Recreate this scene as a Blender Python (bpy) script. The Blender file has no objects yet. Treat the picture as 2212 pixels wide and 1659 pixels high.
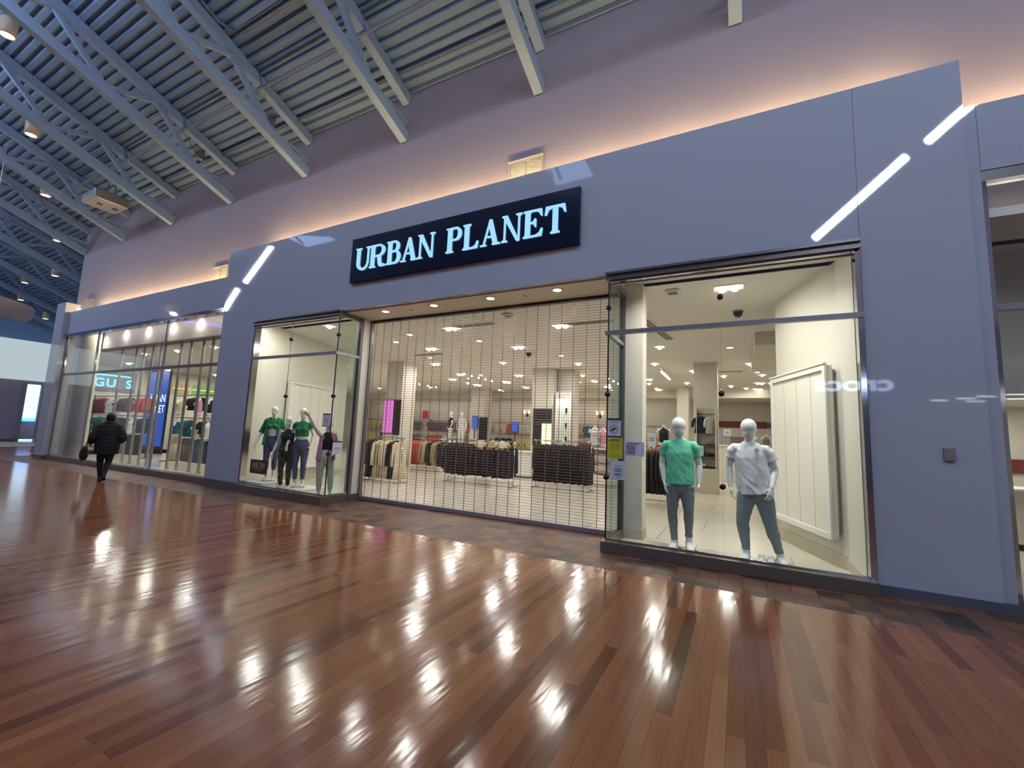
import bpy, bmesh, math, random
from mathutils import Vector, Matrix, noise
random.seed(7)
SC = bpy.context.scene
COL = SC.collection
PI = math.pi

# ---------------------------------------------------------------- materials
def lin(c):
    return tuple(((v/255.0)/12.92 if v/255.0 <= .04045 else ((v/255.0+.055)/1.055)**2.4) for v in c) + (1.0,)

MATS = {}
def mat(name, rgb, rough=.5, metal=0., spec=.5, emit=None, estr=0., var=0., vscale=6., bump=0., bscale=40., coat=0.):
    if name in MATS: return MATS[name]
    m = bpy.data.materials.new(name); m.use_nodes = True
    nt = m.node_tree; b = nt.nodes['Principled BSDF']
    c = lin(rgb)
    b.inputs['Base Color'].default_value = c
    b.inputs['Roughness'].default_value = rough
    b.inputs['Metallic'].default_value = metal
    b.inputs['Specular IOR Level'].default_value = spec
    b.inputs['Coat Weight'].default_value = coat
    if emit:
        b.inputs['Emission Color'].default_value = lin(emit)
        b.inputs['Emission Strength'].default_value = estr
    if var or bump:
        tc = nt.nodes.new('ShaderNodeTexCoord')
        nz = nt.nodes.new('ShaderNodeTexNoise'); nz.inputs['Scale'].default_value = vscale; nz.inputs['Detail'].default_value = 4
        nt.links.new(tc.outputs['Object'], nz.inputs['Vector'])
        if var:
            mx = nt.nodes.new('ShaderNodeMix'); mx.data_type = 'RGBA'
            mx.inputs[6].default_value = tuple(max(0, v*(1-var)) for v in c[:3])+(1,)
            mx.inputs[7].default_value = tuple(min(1, v*(1+var)) for v in c[:3])+(1,)
            nt.links.new(nz.outputs['Fac'], mx.inputs[0]); nt.links.new(mx.outputs[2], b.inputs['Base Color'])
        if bump:
            n2 = nt.nodes.new('ShaderNodeTexNoise'); n2.inputs['Scale'].default_value = bscale
            nt.links.new(tc.outputs['Object'], n2.inputs['Vector'])
            bp = nt.nodes.new('ShaderNodeBump'); bp.inputs['Strength'].default_value = bump; bp.inputs['Distance'].default_value = .02
            nt.links.new(n2.outputs['Fac'], bp.inputs['Height']); nt.links.new(bp.outputs['Normal'], b.inputs['Normal'])
    MATS[name] = m
    return m

def emat(name, rgb, strength):
    if name in MATS: return MATS[name]
    m = bpy.data.materials.new(name); m.use_nodes = True
    nt = m.node_tree; b = nt.nodes['Principled BSDF']
    b.inputs['Base Color'].default_value = (.02, .02, .02, 1)
    b.inputs['Emission Color'].default_value = lin(rgb); b.inputs['Emission Strength'].default_value = strength
    MATS[name] = m
    return m

def glass_mat(name, tint, refl=1.0):
    m = bpy.data.materials.new(name); m.use_nodes = True
    nt = m.node_tree; nt.nodes.remove(nt.nodes['Principled BSDF'])
    tr = nt.nodes.new('ShaderNodeBsdfTransparent'); tr.inputs['Color'].default_value = tint
    gl = nt.nodes.new('ShaderNodeBsdfGlossy'); gl.inputs['Roughness'].default_value = .01
    fr = nt.nodes.new('ShaderNodeFresnel'); fr.inputs['IOR'].default_value = 1.45
    ml = nt.nodes.new('ShaderNodeMath'); ml.operation = 'MULTIPLY'; ml.inputs[1].default_value = refl
    mx = nt.nodes.new('ShaderNodeMixShader')
    nt.links.new(fr.outputs[0], ml.inputs[0]); nt.links.new(ml.outputs[0], mx.inputs[0])
    nt.links.new(tr.outputs[0], mx.inputs[1]); nt.links.new(gl.outputs[0], mx.inputs[2])
    nt.links.new(mx.outputs[0], nt.nodes['Material Output'].inputs['Surface'])
    MATS[name] = m
    return m

def brick_mat(name, cols, bw, rh, mortar, msize, rough, rot90=False, offset=.5, grain=0., spec=.5, mrgb=None, bump=0.):
    m = bpy.data.materials.new(name); m.use_nodes = True
    nt = m.node_tree; b = nt.nodes['Principled BSDF']
    tc = nt.nodes.new('ShaderNodeTexCoord'); mp = nt.nodes.new('ShaderNodeMapping')
    if rot90: mp.inputs['Rotation'].default_value = (0, 0, PI/2)
    nt.links.new(tc.outputs['Object'], mp.inputs['Vector'])
    br = nt.nodes.new('ShaderNodeTexBrick')
    br.offset = offset; br.offset_frequency = 2; br.squash = 1.0
    br.inputs['Color1'].default_value = (0, 0, 0, 1); br.inputs['Color2'].default_value = (1, 1, 1, 1)
    br.inputs['Mortar'].default_value = (.5, .5, .5, 1)
    br.inputs['Scale'].default_value = 1.0; br.inputs['Mortar Size'].default_value = msize
    br.inputs['Mortar Smooth'].default_value = 0.; br.inputs['Bias'].default_value = 0.
    br.inputs['Brick Width'].default_value = bw; br.inputs['Row Height'].default_value = rh
    nt.links.new(mp.outputs['Vector'], br.inputs['Vector'])
    cr = nt.nodes.new('ShaderNodeValToRGB'); cr.color_ramp.interpolation = 'LINEAR'
    el = cr.color_ramp.elements
    while len(el) < len(cols): el.new(.5)
    for i, c in enumerate(cols):
        el[i].position = i/(len(cols)-1); el[i].color = lin(c)
    nt.links.new(br.outputs['Color'], cr.inputs['Fac'])
    col = cr.outputs['Color']
    if grain:
        m2 = nt.nodes.new('ShaderNodeMapping'); m2.inputs['Scale'].default_value = (3, 60, 1)
        nt.links.new(mp.outputs['Vector'], m2.inputs['Vector'])
        nz = nt.nodes.new('ShaderNodeTexNoise'); nz.inputs['Scale'].default_value = 1.; nz.inputs['Detail'].default_value = 5
        nt.links.new(m2.outputs['Vector'], nz.inputs['Vector'])
        mr = nt.nodes.new('ShaderNodeMapRange'); mr.inputs['To Min'].default_value = 1-grain; mr.inputs['To Max'].default_value = 1+grain
        nt.links.new(nz.outputs['Fac'], mr.inputs['Value'])
        mu = nt.nodes.new('ShaderNodeMix'); mu.data_type = 'RGBA'; mu.blend_type = 'MULTIPLY'; mu.inputs[0].default_value = 1
        nt.links.new(col, mu.inputs[6]); nt.links.new(mr.outputs[0], mu.inputs[7])
        col = mu.outputs[2]
    mm = nt.nodes.new('ShaderNodeMix'); mm.data_type = 'RGBA'; mm.inputs[7].default_value = lin(mrgb or cols[0])
    nt.links.new(br.outputs['Fac'], mm.inputs[0]); nt.links.new(col, mm.inputs[6])
    nt.links.new(mm.outputs[2], b.inputs['Base Color'])
    b.inputs['Roughness'].default_value = rough; b.inputs['Specular IOR Level'].default_value = spec
    if bump:
        m3 = nt.nodes.new('ShaderNodeMapping'); m3.inputs['Scale'].default_value = (2.2, 11, 1)
        nt.links.new(mp.outputs['Vector'], m3.inputs['Vector'])
        wv = nt.nodes.new('ShaderNodeTexNoise'); wv.inputs['Scale'].default_value = 1.; wv.inputs['Detail'].default_value = 2
        nt.links.new(m3.outputs['Vector'], wv.inputs['Vector'])
        bp = nt.nodes.new('ShaderNodeBump'); bp.inputs['Strength'].default_value = bump; bp.inputs['Distance'].default_value = .02
        nt.links.new(wv.outputs['Fac'], bp.inputs['Height']); nt.links.new(bp.outputs['Normal'], b.inputs['Normal'])
    MATS[name] = m
    return m

# ---------------------------------------------------------------- mesh builder
class MB:
    def __init__(s): s.v = []; s.f = []
    def add(s, vs, fs):
        o = len(s.v); s.v += [tuple(p) for p in vs]; s.f += [tuple(i+o for i in f) for f in fs]; return s
    def box(s, x0, x1, y0, y1, z0, z1):
        v = [(x0,y0,z0),(x1,y0,z0),(x1,y1,z0),(x0,y1,z0),(x0,y0,z1),(x1,y0,z1),(x1,y1,z1),(x0,y1,z1)]
        return s.add(v, [(0,3,2,1),(4,5,6,7),(0,1,5,4),(1,2,6,5),(2,3,7,6),(3,0,4,7)])
    def quad(s, a, b, c, d): return s.add([a, b, c, d], [(0, 1, 2, 3)])
    def bar(s, p, q, w, h, up=(0, 0, 1)):
        p = Vector(p); q = Vector(q); t = (q-p).normalized(); u = Vector(up)
        a = t.cross(u)
        if a.length < 1e-5: a = t.cross(Vector((1, 0, 0)))
        a.normalize(); b = a.cross(t).normalized()
        v = []
        for c in (p, q):
            for i, j in ((-1,-1),(1,-1),(1,1),(-1,1)): v.append(c + a*(i*w/2) + b*(j*h/2))
        return s.add(v, [(0,3,2,1),(4,5,6,7),(0,1,5,4),(1,2,6,5),(2,3,7,6),(3,0,4,7)])
    def loft(s, rings, cap=True):
        n = len(rings[0]); o = len(s.v)
        for r in rings: s.v += [tuple(p) for p in r]
        for k in range(len(rings)-1):
            for i in range(n):
                j = (i+1) % n
                s.f.append((o+k*n+i, o+k*n+j, o+(k+1)*n+j, o+(k+1)*n+i))
        if cap:
            s.f.append(tuple(o+i for i in reversed(range(n)))); s.f.append(tuple(o+(len(rings)-1)*n+i for i in range(n)))
        return s
    def path(s, pts, radii, n=12, rnd=True, hint=(1, 0, 0)):
        pts = [Vector(p) for p in pts]; rr = [(r, r) if not isinstance(r, (tuple, list)) else r for r in radii]
        P = []; Rr = []; m = len(pts)
        T = [(pts[min(i+1, m-1)]-pts[max(i-1, 0)]).normalized() for i in range(m)]
        seq = list(zip(pts, rr, T))
        if rnd:
            a, r, t = seq[0]; k = min(r)
            pre = [(a-t*k*.85, (r[0]*.5, r[1]*.5), t), (a-t*k*.5, (r[0]*.86, r[1]*.86), t)]
            a, r, t = seq[-1]; k = min(r)
            seq = pre + seq + [(a+t*k*.5, (r[0]*.86, r[1]*.86), t), (a+t*k*.85, (r[0]*.5, r[1]*.5), t)]
        rings = []
        for c, r, t in seq:
            h = Vector(hint); A = h - t*h.dot(t)
            if A.length < .05: h = Vector((0, 1, 0)); A = h - t*h.dot(t)
            A.normalize(); B = t.cross(A)
            rings.append([c + A*(r[0]*math.cos(2*PI*i/n)) + B*(r[1]*math.sin(2*PI*i/n)) for i in range(n)])
        return s.loft(rings)
    def cyl(s, p, q, r, n=12, r2=None): return s.path([p, q], [r, r if r2 is None else r2], n, rnd=False)
    def ell(s, c, r, nu=14, nv=9):
        rings = []
        for k in range(1, nv):
            th = PI*k/nv; z = -math.cos(th); q = math.sin(th)
            rings.append([(c[0]+r[0]*q*math.cos(2*PI*i/nu), c[1]+r[1]*q*math.sin(2*PI*i/nu), c[2]+r[2]*z) for i in range(nu)])
        return s.loft(rings)
    def lathe(s, prof, c=(0, 0, 0), n=16):
        return s.loft([[(c[0]+r*math.cos(2*PI*i/n), c[1]+r*math.sin(2*PI*i/n), c[2]+z) for i in range(n)] for r, z in prof])
    def ring(s, prof, c=(0, 0, 0), n=20):
        pr = list(prof)+[prof[0]]
        return s.loft([[(c[0]+r*math.cos(2*PI*i/n), c[1]+r*math.sin(2*PI*i/n), c[2]+z) for i in range(n)] for r, z in pr], False)
    def prism(s, poly, d0, d1, fn=lambda u, v, d: (u, d, v)):
        n = len(poly); v = [fn(u, w, d0) for u, w in poly] + [fn(u, w, d1) for u, w in poly]
        return s.add(v, [tuple(range(n)), tuple(reversed(range(n, 2*n)))] + [(i, i+n, (i+1) % n+n, (i+1) % n) for i in range(n)])
    def mesh(s, name, smooth=False):
        me = bpy.data.meshes.new(name); me.from_pydata(s.v, [], s.f)
        bm = bmesh.new(); bm.from_mesh(me); bmesh.ops.recalc_face_normals(bm, faces=bm.faces); bm.to_mesh(me); bm.free()
        if smooth:
            for p in me.polygons: p.use_smooth = True
        return me
    def build(s, name, m, parent=None, smooth=False, bevel=0., loc=None):
        ob = bpy.data.objects.new(name, s.mesh(name, smooth)); COL.objects.link(ob)
        if m: ob.data.materials.append(MATS[m] if isinstance(m, str) else m)
        if parent: ob.parent = parent
        if loc: ob.location = loc
        if bevel:
            bv = ob.modifiers.new('Bevel', 'BEVEL'); bv.width = bevel; bv.segments = 2; bv.limit_method = 'ANGLE'
        return ob

def solid(name, mb, voxel, m, parent=None, sm=3, wr=None):
    """overlapping closed shapes fused to one continuous skin; wr(co, no) moves a point for folds"""
    ob = mb.build('tmp_solid', None)
    r = ob.modifiers.new('r', 'REMESH'); r.mode = 'VOXEL'; r.voxel_size = voxel
    if sm:
        q = ob.modifiers.new('s', 'SMOOTH'); q.factor = .5; q.iterations = sm
    dg = bpy.context.evaluated_depsgraph_get(); dg.update()
    me = bpy.data.meshes.new_from_object(ob.evaluated_get(dg))
    bpy.data.objects.remove(ob, do_unlink=True)
    if wr:
        nn = [v.normal.copy() for v in me.vertices]
        for v, n in zip(me.vertices, nn): v.co = v.co + wr(v.co.copy(), n)
    for p in me.polygons: p.use_smooth = True
    me.name = name; me.materials.clear(); me.materials.append(MATS[m] if isinstance(m, str) else m)
    o2 = bpy.data.objects.new(name, me); COL.objects.link(o2)
    if parent: o2.parent = parent
    return o2

def tag(o, label=None, cat=None, group=None, kind=None):
    if label: o['label'] = label
    if cat: o['category'] = cat
    if group: o['group'] = group
    if kind: o['kind'] = kind
    return o
def thing(name, label, cat, loc=(0, 0, 0), rz=0., group=None, kind=None):
    o = bpy.data.objects.new(name, None); COL.objects.link(o); o.empty_display_size = .1
    o.location = loc; o.rotation_euler = (0, 0, rz)
    return tag(o, label, cat, group, kind)
def struct(name, mb, m, smooth=False, label=None, bevel=0.):
    return tag(mb.build(name, m, None, smooth, bevel), label, None, None, 'structure')
def copy_tree(o, parent=None):
    c = o.copy(); COL.objects.link(c)
    if parent: c.parent = parent
    for ch in list(o.children): copy_tree(ch, c)
    return c
def text_mesh(name, body, size, m, parent, loc, rot=(PI/2, 0, 0), ext=.002, sx=1., al='CENTER', bold=0.):
    cu = bpy.data.curves.new('t', 'FONT'); cu.body = body; cu.size = size; cu.extrude = ext; cu.offset = bold
    cu.align_x = al; cu.align_y = 'CENTER'
    ob = bpy.data.objects.new('t', cu); COL.objects.link(ob)
    dg = bpy.context.evaluated_depsgraph_get(); dg.update()
    me = bpy.data.meshes.new_from_object(ob.evaluated_get(dg)); bpy.data.objects.remove(ob, do_unlink=True)
    me.name = name; me.materials.clear(); me.materials.append(MATS[m])
    o = bpy.data.objects.new(name, me); COL.objects.link(o); o.location = loc; o.rotation_euler = rot; o.scale = (sx, 1, 1)
    if parent: o.parent = parent
    return o

# ---------------------------------------------------------------- material table
mat('facade', (170, 175, 187), .03, spec=.5)
mat('facade_base', (92, 92, 104), .15)
mat('joint', (60, 64, 78), .5)
mat('upper_paint', (142, 136, 150), .85, var=.03, vscale=1.2)
mat('deck', (104, 132, 166), .6, var=.06, vscale=2)
mat('truss', (122, 148, 182), .5)
mat('pipe', (105, 112, 128), .5)
mat('soffit', (226, 214, 198), .35, var=.07, vscale=5)
mat('steel', (150, 150, 154), .3, metal=.6)
mat('dark_steel', (112, 110, 110), .3, metal=.5)
mat('chrome', (190, 190, 192), .08, metal=1.)
mat('sill', (108, 96, 88), .25, metal=.2)
mat('black', (18, 18, 20), .4)
mat('gate_steel', (118, 108, 106), .4, metal=.6)
mat('gate_bar', (150, 138, 150), .4, metal=.4)
mat('cream', (220, 217, 205), .6)
mat('cream_panel', (232, 228, 217), .45)
mat('cream_dark', (196, 188, 166), .6)  # darker cream for baseboards, joints, spacers and cabinets
mat('store_wall', (214, 206, 192), .7)
mat('store_ceiling', (224, 219, 210), .9)
mat('column', (216, 209, 197), .6)
mat('white', (232, 230, 224), .5)
mat('mannequin', (236, 234, 230), .32, coat=.3)
mat('shoe_white', (240, 240, 238), .5)
mat('paper', (205, 208, 222), .7)
mat('paper_yellow', (196, 190, 40), .7)
mat('ink', (60, 60, 70), .7)
mat('brown_sign', (64, 50, 42), .5)
mat('sign_text', (214, 204, 190), .6)
mat('mint', (104, 204, 166), .85, var=.05, vscale=8)
mat('tee_white', (232, 232, 234), .85)
mat('jean_grey', (122, 130, 138), .85, var=.22, vscale=9, bump=.2, bscale=120)
mat('jogger', (126, 143, 148), .85, var=.12, vscale=7, bump=.15, bscale=120)
mat('jean_blue', (78, 84, 112), .85, var=.25, vscale=9)
mat('green_knit', (38, 120, 66), .85)
mat('black_cloth', (30, 26, 28), .85)
mat('pink_cloth', (214, 150, 176), .85)
mat('offwhite_cloth', (214, 208, 204), .85)
mat('dark_brown_cloth', (44, 34, 32), .9, var=.2, vscale=14)
mat('cream_cloth', (216, 204, 176), .9)
mat('beige_cloth', (178, 160, 124), .9)
mat('red_cloth', (206, 84, 84), .9)
mat('grey_cloth', (120, 116, 112), .9)
mat('plum_cloth', (120, 92, 104), .9)
mat('yellow_cloth', (226, 210, 140), .9)
mat('teal_cloth', (40, 104, 116), .9)
mat('orange_cloth', (206, 92, 60), .9)
mat('rust_cloth', (140, 62, 40), .9)
mat('denim_cloth', (84, 110, 134), .9)
mat('navy_cloth', (34, 40, 62), .9)
mat('coat_black', (26, 27, 30), .8)
mat('skin', (190, 140, 118), .6)
mat('hair', (22, 18, 18), .6)
mat('red_band', (112, 34, 34), .6)
mat('red_panel', (206, 60, 54), .6)
mat('glass_dark', (20, 22, 26), .1)
mat('mirror', (168, 160, 148), .35, metal=.5)
mat('box_grey', (150, 150, 152), .6)
mat('far_wall', (150, 142, 160), .7)
mat('far_panel', (138, 130, 150), .5)
mat('grey_blade', (150, 140, 146), .5, var=.1, vscale=3)
mat('lamp_body', (196, 180, 160), .5)
mat('switch', (130, 124, 124), .5)
mat('opp_wall', (96, 96, 112), .5)
mat('sign_navy', (14, 18, 44), .15)
emat('letter_glow', (150, 208, 255), 1.15)
emat('sign_glow', (190, 215, 255), 9.)
emat('spot_warm', (255, 240, 216), 22.)
emat('lamp_white', (245, 248, 255), 16.)
emat('cove_warm', (255, 214, 150), 105.)
emat('led_white', (225, 235, 255), 60.)
emat('fill_row', (222, 234, 255), 36.)
emat('skylight_blue', (165, 195, 255), 5.)
emat('screen_pink', (226, 120, 205), 1.0)
emat('screen_blue', (40, 92, 205), .9)
emat('screen_text', (214, 226, 255), 2.2)
emat('neon_cyan', (90, 215, 255), 4.)
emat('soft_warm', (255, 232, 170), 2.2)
emat('cool_glow', (200, 232, 255), 1.6)
emat('blue_led', (60, 130, 255), 5.)
emat('violet_led', (92, 60, 255), 5.)
emat('band_glow', (205, 222, 230), .75)
emat('green_glow', (170, 220, 110), .6)
emat('amber_glow', (240, 200, 130), .6)
emat('opp_glow', (235, 225, 205), .35)
glass_mat('pane', (.95, .97, .95, 1), 1.0)
glass_mat('pane_edge', (.84, .91, .88, 1), 1.0)
brick_mat('wood_floor', [(104, 56, 34), (142, 82, 48), (146, 87, 52), (152, 94, 56), (146, 86, 52), (164, 106, 68)], 1.7, .092, 0, .001, .13, rot90=True, offset=.37, grain=.2, spec=.6, mrgb=(70, 38, 26), bump=.085)
brick_mat('brick_tile', [(56, 50, 44), (80, 62, 52), (110, 78, 60), (128, 84, 62), (92, 68, 54), (138, 94, 70)], .235, .235, 0, .006, .42, offset=.0, spec=.3, mrgb=(70, 50, 44))
brick_mat('store_tile', [(214, 206, 190), (220, 212, 198)], 1.2, 1.2, 0, .008, .2, offset=.5, mrgb=(170, 160, 146))
# ================================================================ THE SETTING
struct('floor', MB().box(-50, 12, -20, -.87, -.1, 0), 'wood_floor')
struct('floor', MB().box(-24, 12, -.87, .9, -.1, 0), 'brick_tile')
struct('floor', MB().box(-27, 12, .9, 20, -.1, 0), 'store_tile')
struct('floor', MB().box(-50, -24, -.87, 12, -.1, 0).box(-27.0, -24.0, .9, 12, -.11, -.001), 'wood_floor')
struct('floor', MB().box(-22, -11.8, .22, .9, 0, .012).box(-10.24, -7.44, .03, .9, 0, .012).box(-1.66, 1.24, .03, .9, 0, .012).box(2.45, 9, .2, .9, 0, .012), 'store_tile', label='pale tile floor inside the shop windows')

w = MB()
w.box(-11.75, 1.295, 0, .12, 3.99, 5.96)
w.box(1.299, 2.27, 0, .12, .105, 5.96)
w.box(-11.75, -10.31, 0, .12, .17, 3.99)
struct('wall_front', w, 'facade')
w = MB().box(2.274, 2.385, .05, .2, .1, 5.4).box(2.389, 9, .05, .2, 4.62, 5.4)
struct('wall_right', w, 'facade')
w = MB().box(-22.08, -11.75, .15, .27, 4.53, 5.41)
struct('wall_left', w, 'facade')
struct('wall_left', MB().box(-22.9, -22.1, 0, .4, .12, 5.75), 'facade')
b = MB().box(1.298, 2.39, -.012, .1, 0, .105)
struct('baseboard_right', b, 'facade_base')
b = MB().box(-11.78, -10.31, -.03, .1, 0, .17).box(-22.93, -22.08, -.03, .4, 0, .12)
struct('baseboard_left', b, 'sill')
struct('trim_1', MB().box(1.294, 1.30, .03, .1, .105, 5.96).box(2.27, 2.274, .06, .15, .1, 5.4), 'joint')
# upper wall above the cove, with its panel joints
w = MB()
for a, c in ((-24.2, -6.493), (-6.488, 12)): w.box(a, c, .9, 1.05, 4.1, 9.75)
struct('wall_upper', w, 'upper_paint')
struct('trim_2', MB().box(-24.19, 12, .94, 1.0, 4.2, 9.7), 'joint')
# cove troughs behind the parapets
struct('ceiling_cove', MB().box(-11.75, 2.27, .12, .9, 5.5, 5.56).box(-22.08, -11.75, .27, .9, 4.92, 4.98).box(2.27, 9, .2, .9, 4.92, 4.98).box(-22.9, -22.1, .4, .9, 4.92, 4.98), 'white')
struct('trim_3', MB().box(-11.75, -11.63, .12, .9, 4.98, 5.94).box(2.15, 2.27, .12, .9, 4.98, 5.94).box(-22.2, -22.08, .27, .9, 4.98, 5.6), 'white')
# recess over the gate
struct('ceiling_soffit', MB().box(-7.44, -1.66, .12, .98, 3.97, 4.08), 'soffit')
struct('wall_pier', MB().box(-7.6, -7.40, .64, .98, .14, 3.97), 'column')
struct('baseboard_pier', MB().box(-7.61, -7.39, .63, .98, 0, .14), 'sill')
struct('wall_jamb', MB().box(-1.72, -1.37, .9, 1.22, .16, 4.1), 'column')
struct('baseboard_jamb', MB().box(-1.73, -1.36, .89, 1.23, 0, .16), 'cream_dark')
# store shell
struct('ceiling_store', MB().box(-11.6, 9, .12, 20, 4.1, 4.2).box(-27, -11.6, 1.3, 20, 4.1, 4.2), 'store_ceiling')
struct('trim_bay', MB().box(-10.24, -7.44, .112, .15, 3.86, 4.1).box(-1.66, 1.24, .112, .15, 3.86, 4.1), 'cream')
struct('wall_back', MB().box(-27, 9, 20, 20.2, 0, 4.1), 'store_wall')
struct('wall_store_left', MB().box(-27.2, -27, 1.5, 20, 0, 4.6), 'store_wall')
# partitions: the splayed display walls of the two bays and the blank wall of the first left window
def slab(x0, y0, x1, y1, t, z0, z1, mb=None):
    d = Vector((x1-x0, y1-y0, 0)).normalized(); n = Vector((-d.y, d.x, 0))*t
    p = [(x0, y0), (x1, y1), (x1+n.x, y1+n.y), (x0+n.x, y0+n.y)]
    return (mb or MB()).prism(p, z0, z1, lambda u, v, d: (u, v, d))
struct('wall_display', slab(1.235, .14, 1.2, .93, -.12, 0, 4.1, slab(1.2, .93, .60, 2.65, -.12, 0, 4.1)).box(.6, .72, 2.64, 2.75, 0, 4.1), 'cream')
struct('baseboard_display', slab(1.185, .93, .585, 2.65, -.02, 0, .17, slab(1.215, .14, 1.185, .93, -.02, 0, .14)), 'cream_dark')
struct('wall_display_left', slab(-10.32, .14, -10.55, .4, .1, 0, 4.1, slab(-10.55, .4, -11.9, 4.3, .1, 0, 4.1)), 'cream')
struct('baseboard_display_left', slab(-10.53, .4, -11.88, 4.3, -.03, 0, .16), 'cream_dark')
struct('wall_blank', MB().box(-24.2, -21.15, .75, .85, 0, 4.72), 'cream')
struct('wall_bulkhead', MB().box(-24.2, -11.6, 1.0, 1.1, 4.2, 4.75).box(-24.2, -11.6, 1.1, 1.35, 4.2, 4.25).box(-22, -11.8, .28, 1.0, 4.72, 4.8), 'cream')
struct('wall_window_side', MB().box(-11.74, -11.6, .28, 1.5, 0, 4.5), 'cream')
struct('wall_room_right', MB().box(2.0, 2.2, .3, 20, 0, 4.1), 'store_wall')
# columns in the store
for x0, x1, y0, y1 in ((-7.05, -6.2, 8.9, 9.7), (-1.3, -.6, 8.9, 9.6), (-11.9, -11.1, 6.15, 6.9), (-6.15, -5.5, 9.3, 9.9), (-13.9, -13.0, 15.2, 16), (-2.6, -2.1, 15.5, 16.1)):
    struct('column', MB().box(x0, x1, y0, y1, 0, 4.1), 'column')
# dropped soffit panels in the store ceiling
struct('ceiling_bulkhead', MB().box(-27, 2.0, 17.2, 20, 3.72, 4.1).box(.35, 2.0, 5.0, 9, 3.8, 4.1), 'store_wall')

# ---------------------------------------------------------------- roof deck and trusses
SL = .385
def roof(y): return 9.45 + (.9-y)*SL
d = MB(); top = []
def rib_profile(ya, yb, step=.2, dep=.075):
    y = ya; pr = []
    while y > yb:
        for fr, h in ((0, 0), (.42, 0), (.55, 1), (.87, 1)):
            yy = y - fr*step; pr.append((yy, roof(yy)+h*dep))
        y -= step
    return pr
def deck_piece(x0, x1, ya, yb):
    pr = rib_profile(ya, yb); mb = MB(); n = len(pr)
    mb.v = [(x0, y, z) for y, z in pr] + [(x1, y, z) for y, z in pr]
    mb.f = [(i, i+1, n+i+1, n+i) for i in range(n-1)]
    return mb
struct('ceiling', deck_piece(-50, 12, .96, -9.6), 'deck')
struct('ceiling', deck_piece(-50, -24.2, 6.5, .96), 'deck')
# ridge with skylights, an added glowing row for ambient, and the far slope
zr = roof(-9.6)
sky = []
x = -46.
k = 0
rm = MB()
rm.box(-50, 12, -9.75, -9.6, zr-.1, zr+.3).box(-50, -26.2, -12.7, -10.9, zr+.2, zr+.3).box(-23.2, -7.75, -12.7, -10.9, zr+.2, zr+.3).box(-5.85, 12, -12.7, -10.9, zr+.2, zr+.3).box(-26.2, -23.2, -12.7, -12.5, zr+.2, zr+.3).box(-7.75, -5.85, -12.7, -12.4, zr+.2, zr+.3)
struct('ceiling_ridge', rm, 'deck')
for i in range(10):  # out-of-view row of glowing panels, added for blue ambient light
    x0 = -48 + i*6.0
    s = MB().box(x0+.15, x0+5.85, -10.9, -9.75, zr+.35, zr+.4)
    tag(s.build('skylight', 'skylight_blue'), None, None, None, 'structure')
for a_, b_ in ((-26.2, -23.2), (-7.75, -5.85)): tag(MB().box(a_, b_, -12.5, -10.9, zr+.3, zr+.35).build('skylight', 'skylight_blue'), None, None, None, 'structure')
struct('ceiling_ridge', MB().box(-50, -48, -12.15, -9.75, zr+.3, zr+.4), 'deck')
fm = MB(); fm.v = [(-50, -12.65, zr+.2), (12, -12.65, zr+.2), (12, -20, zr-3), (-50, -20, zr-3)]; fm.f = [(0, 1, 2, 3)]
struct('ceiling_far_slope', fm, 'deck')

def make_truss(ye=.92):
    t = thing('roof_truss', 'blue-grey painted steel roof truss sloping down towards the upper wall', 'roof truss', (0, 0, 0), 0, 'steel roof trusses under the corrugated deck')
    def P(y, o): return (0, y, roof(y)+o)
    MB().bar(P(ye, -.16), P(-9.6, -.16), .19, .24).build('top_chord', 'truss', t)
    MB().bar(P(ye, -1.1), P(-9.6, -1.1), .19, .25).build('bottom_chord', 'truss', t)
    if ye < 1: MB().bar(P(-.2, -1.02), P(.92, -.72), .1, .1).build('web_member', 'truss', t)
    yy = -.2 if ye < 1 else 6.1
    nodes = [(yy, -1.02)]
    while yy > -9:
        nodes.append((yy-1.05, -.25)); nodes.append((yy-2.1, -1.02)); yy -= 2.1
    for a, c in zip(nodes[:-1], nodes[1:]):
        MB().bar(P(*a), P(*c), .11, .11).build('web_member', 'truss', t)
    MB().box(-.11, .11, -1.32, -1.12, roof(-1.22)-.3, roof(-1.22)-.24).build('splice_plate', 'truss', t)
    return t
tr0 = make_truss()
txs = [.05-3.45*i for i in range(15)]
tr1 = make_truss(6.45)
for i, xx in enumerate(txs):
    o = tr0 if i == 0 else tr1 if i == 8 else copy_tree(tr0 if i < 8 else tr1)
    o.location = (xx, 0, 0)
    o['label'] = 'blue-grey steel roof truss under the corrugated deck, %s from the right' % ('first first second third fourth fifth sixth seventh eighth ninth tenth eleventh twelfth thirteenth fourteenth'.split()[i] if i else 'outermost')
# continuation of trusses past the end of the upper wall
def pipe(name, label, pts, r, m='pipe', cat='pipe', group=None):
    return tag(MB().path(pts, [r]*len(pts), 8, rnd=False).build(name, m, None, True), label, cat, group)
pipe('sprinkler_pipe', 'long thin grey pipe running along the deck near the upper wall', [(-40, -.55, roof(-.55)-.3), (3, -.55, roof(-.55)-.3)], .035)
pipe('conduit', 'slim dark conduit under the deck close beside the upper wall', [(-24, .45, roof(.45)-.09), (3, .45, roof(.45)-.09)], .018)
pipe('conduit', 'slim conduit on the deck bending off along one truss', [(-10.1, -6.5, roof(-6.5)-.06), (-10.1, -1.7, roof(-1.7)-.06), (-9.95, -1.45, roof(-1.45)-.06), (-9.7, -1.35, roof(-1.35)-.06), (3, -1.35, roof(-1.35)-.06)], .03)
pipe('conduit', 'thin cable conduit across the deck, farther from the wall than the pipe', [(-24, -.95, roof(-.95)-.07), (3, -.95, roof(-.95)-.07)], .015)
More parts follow.
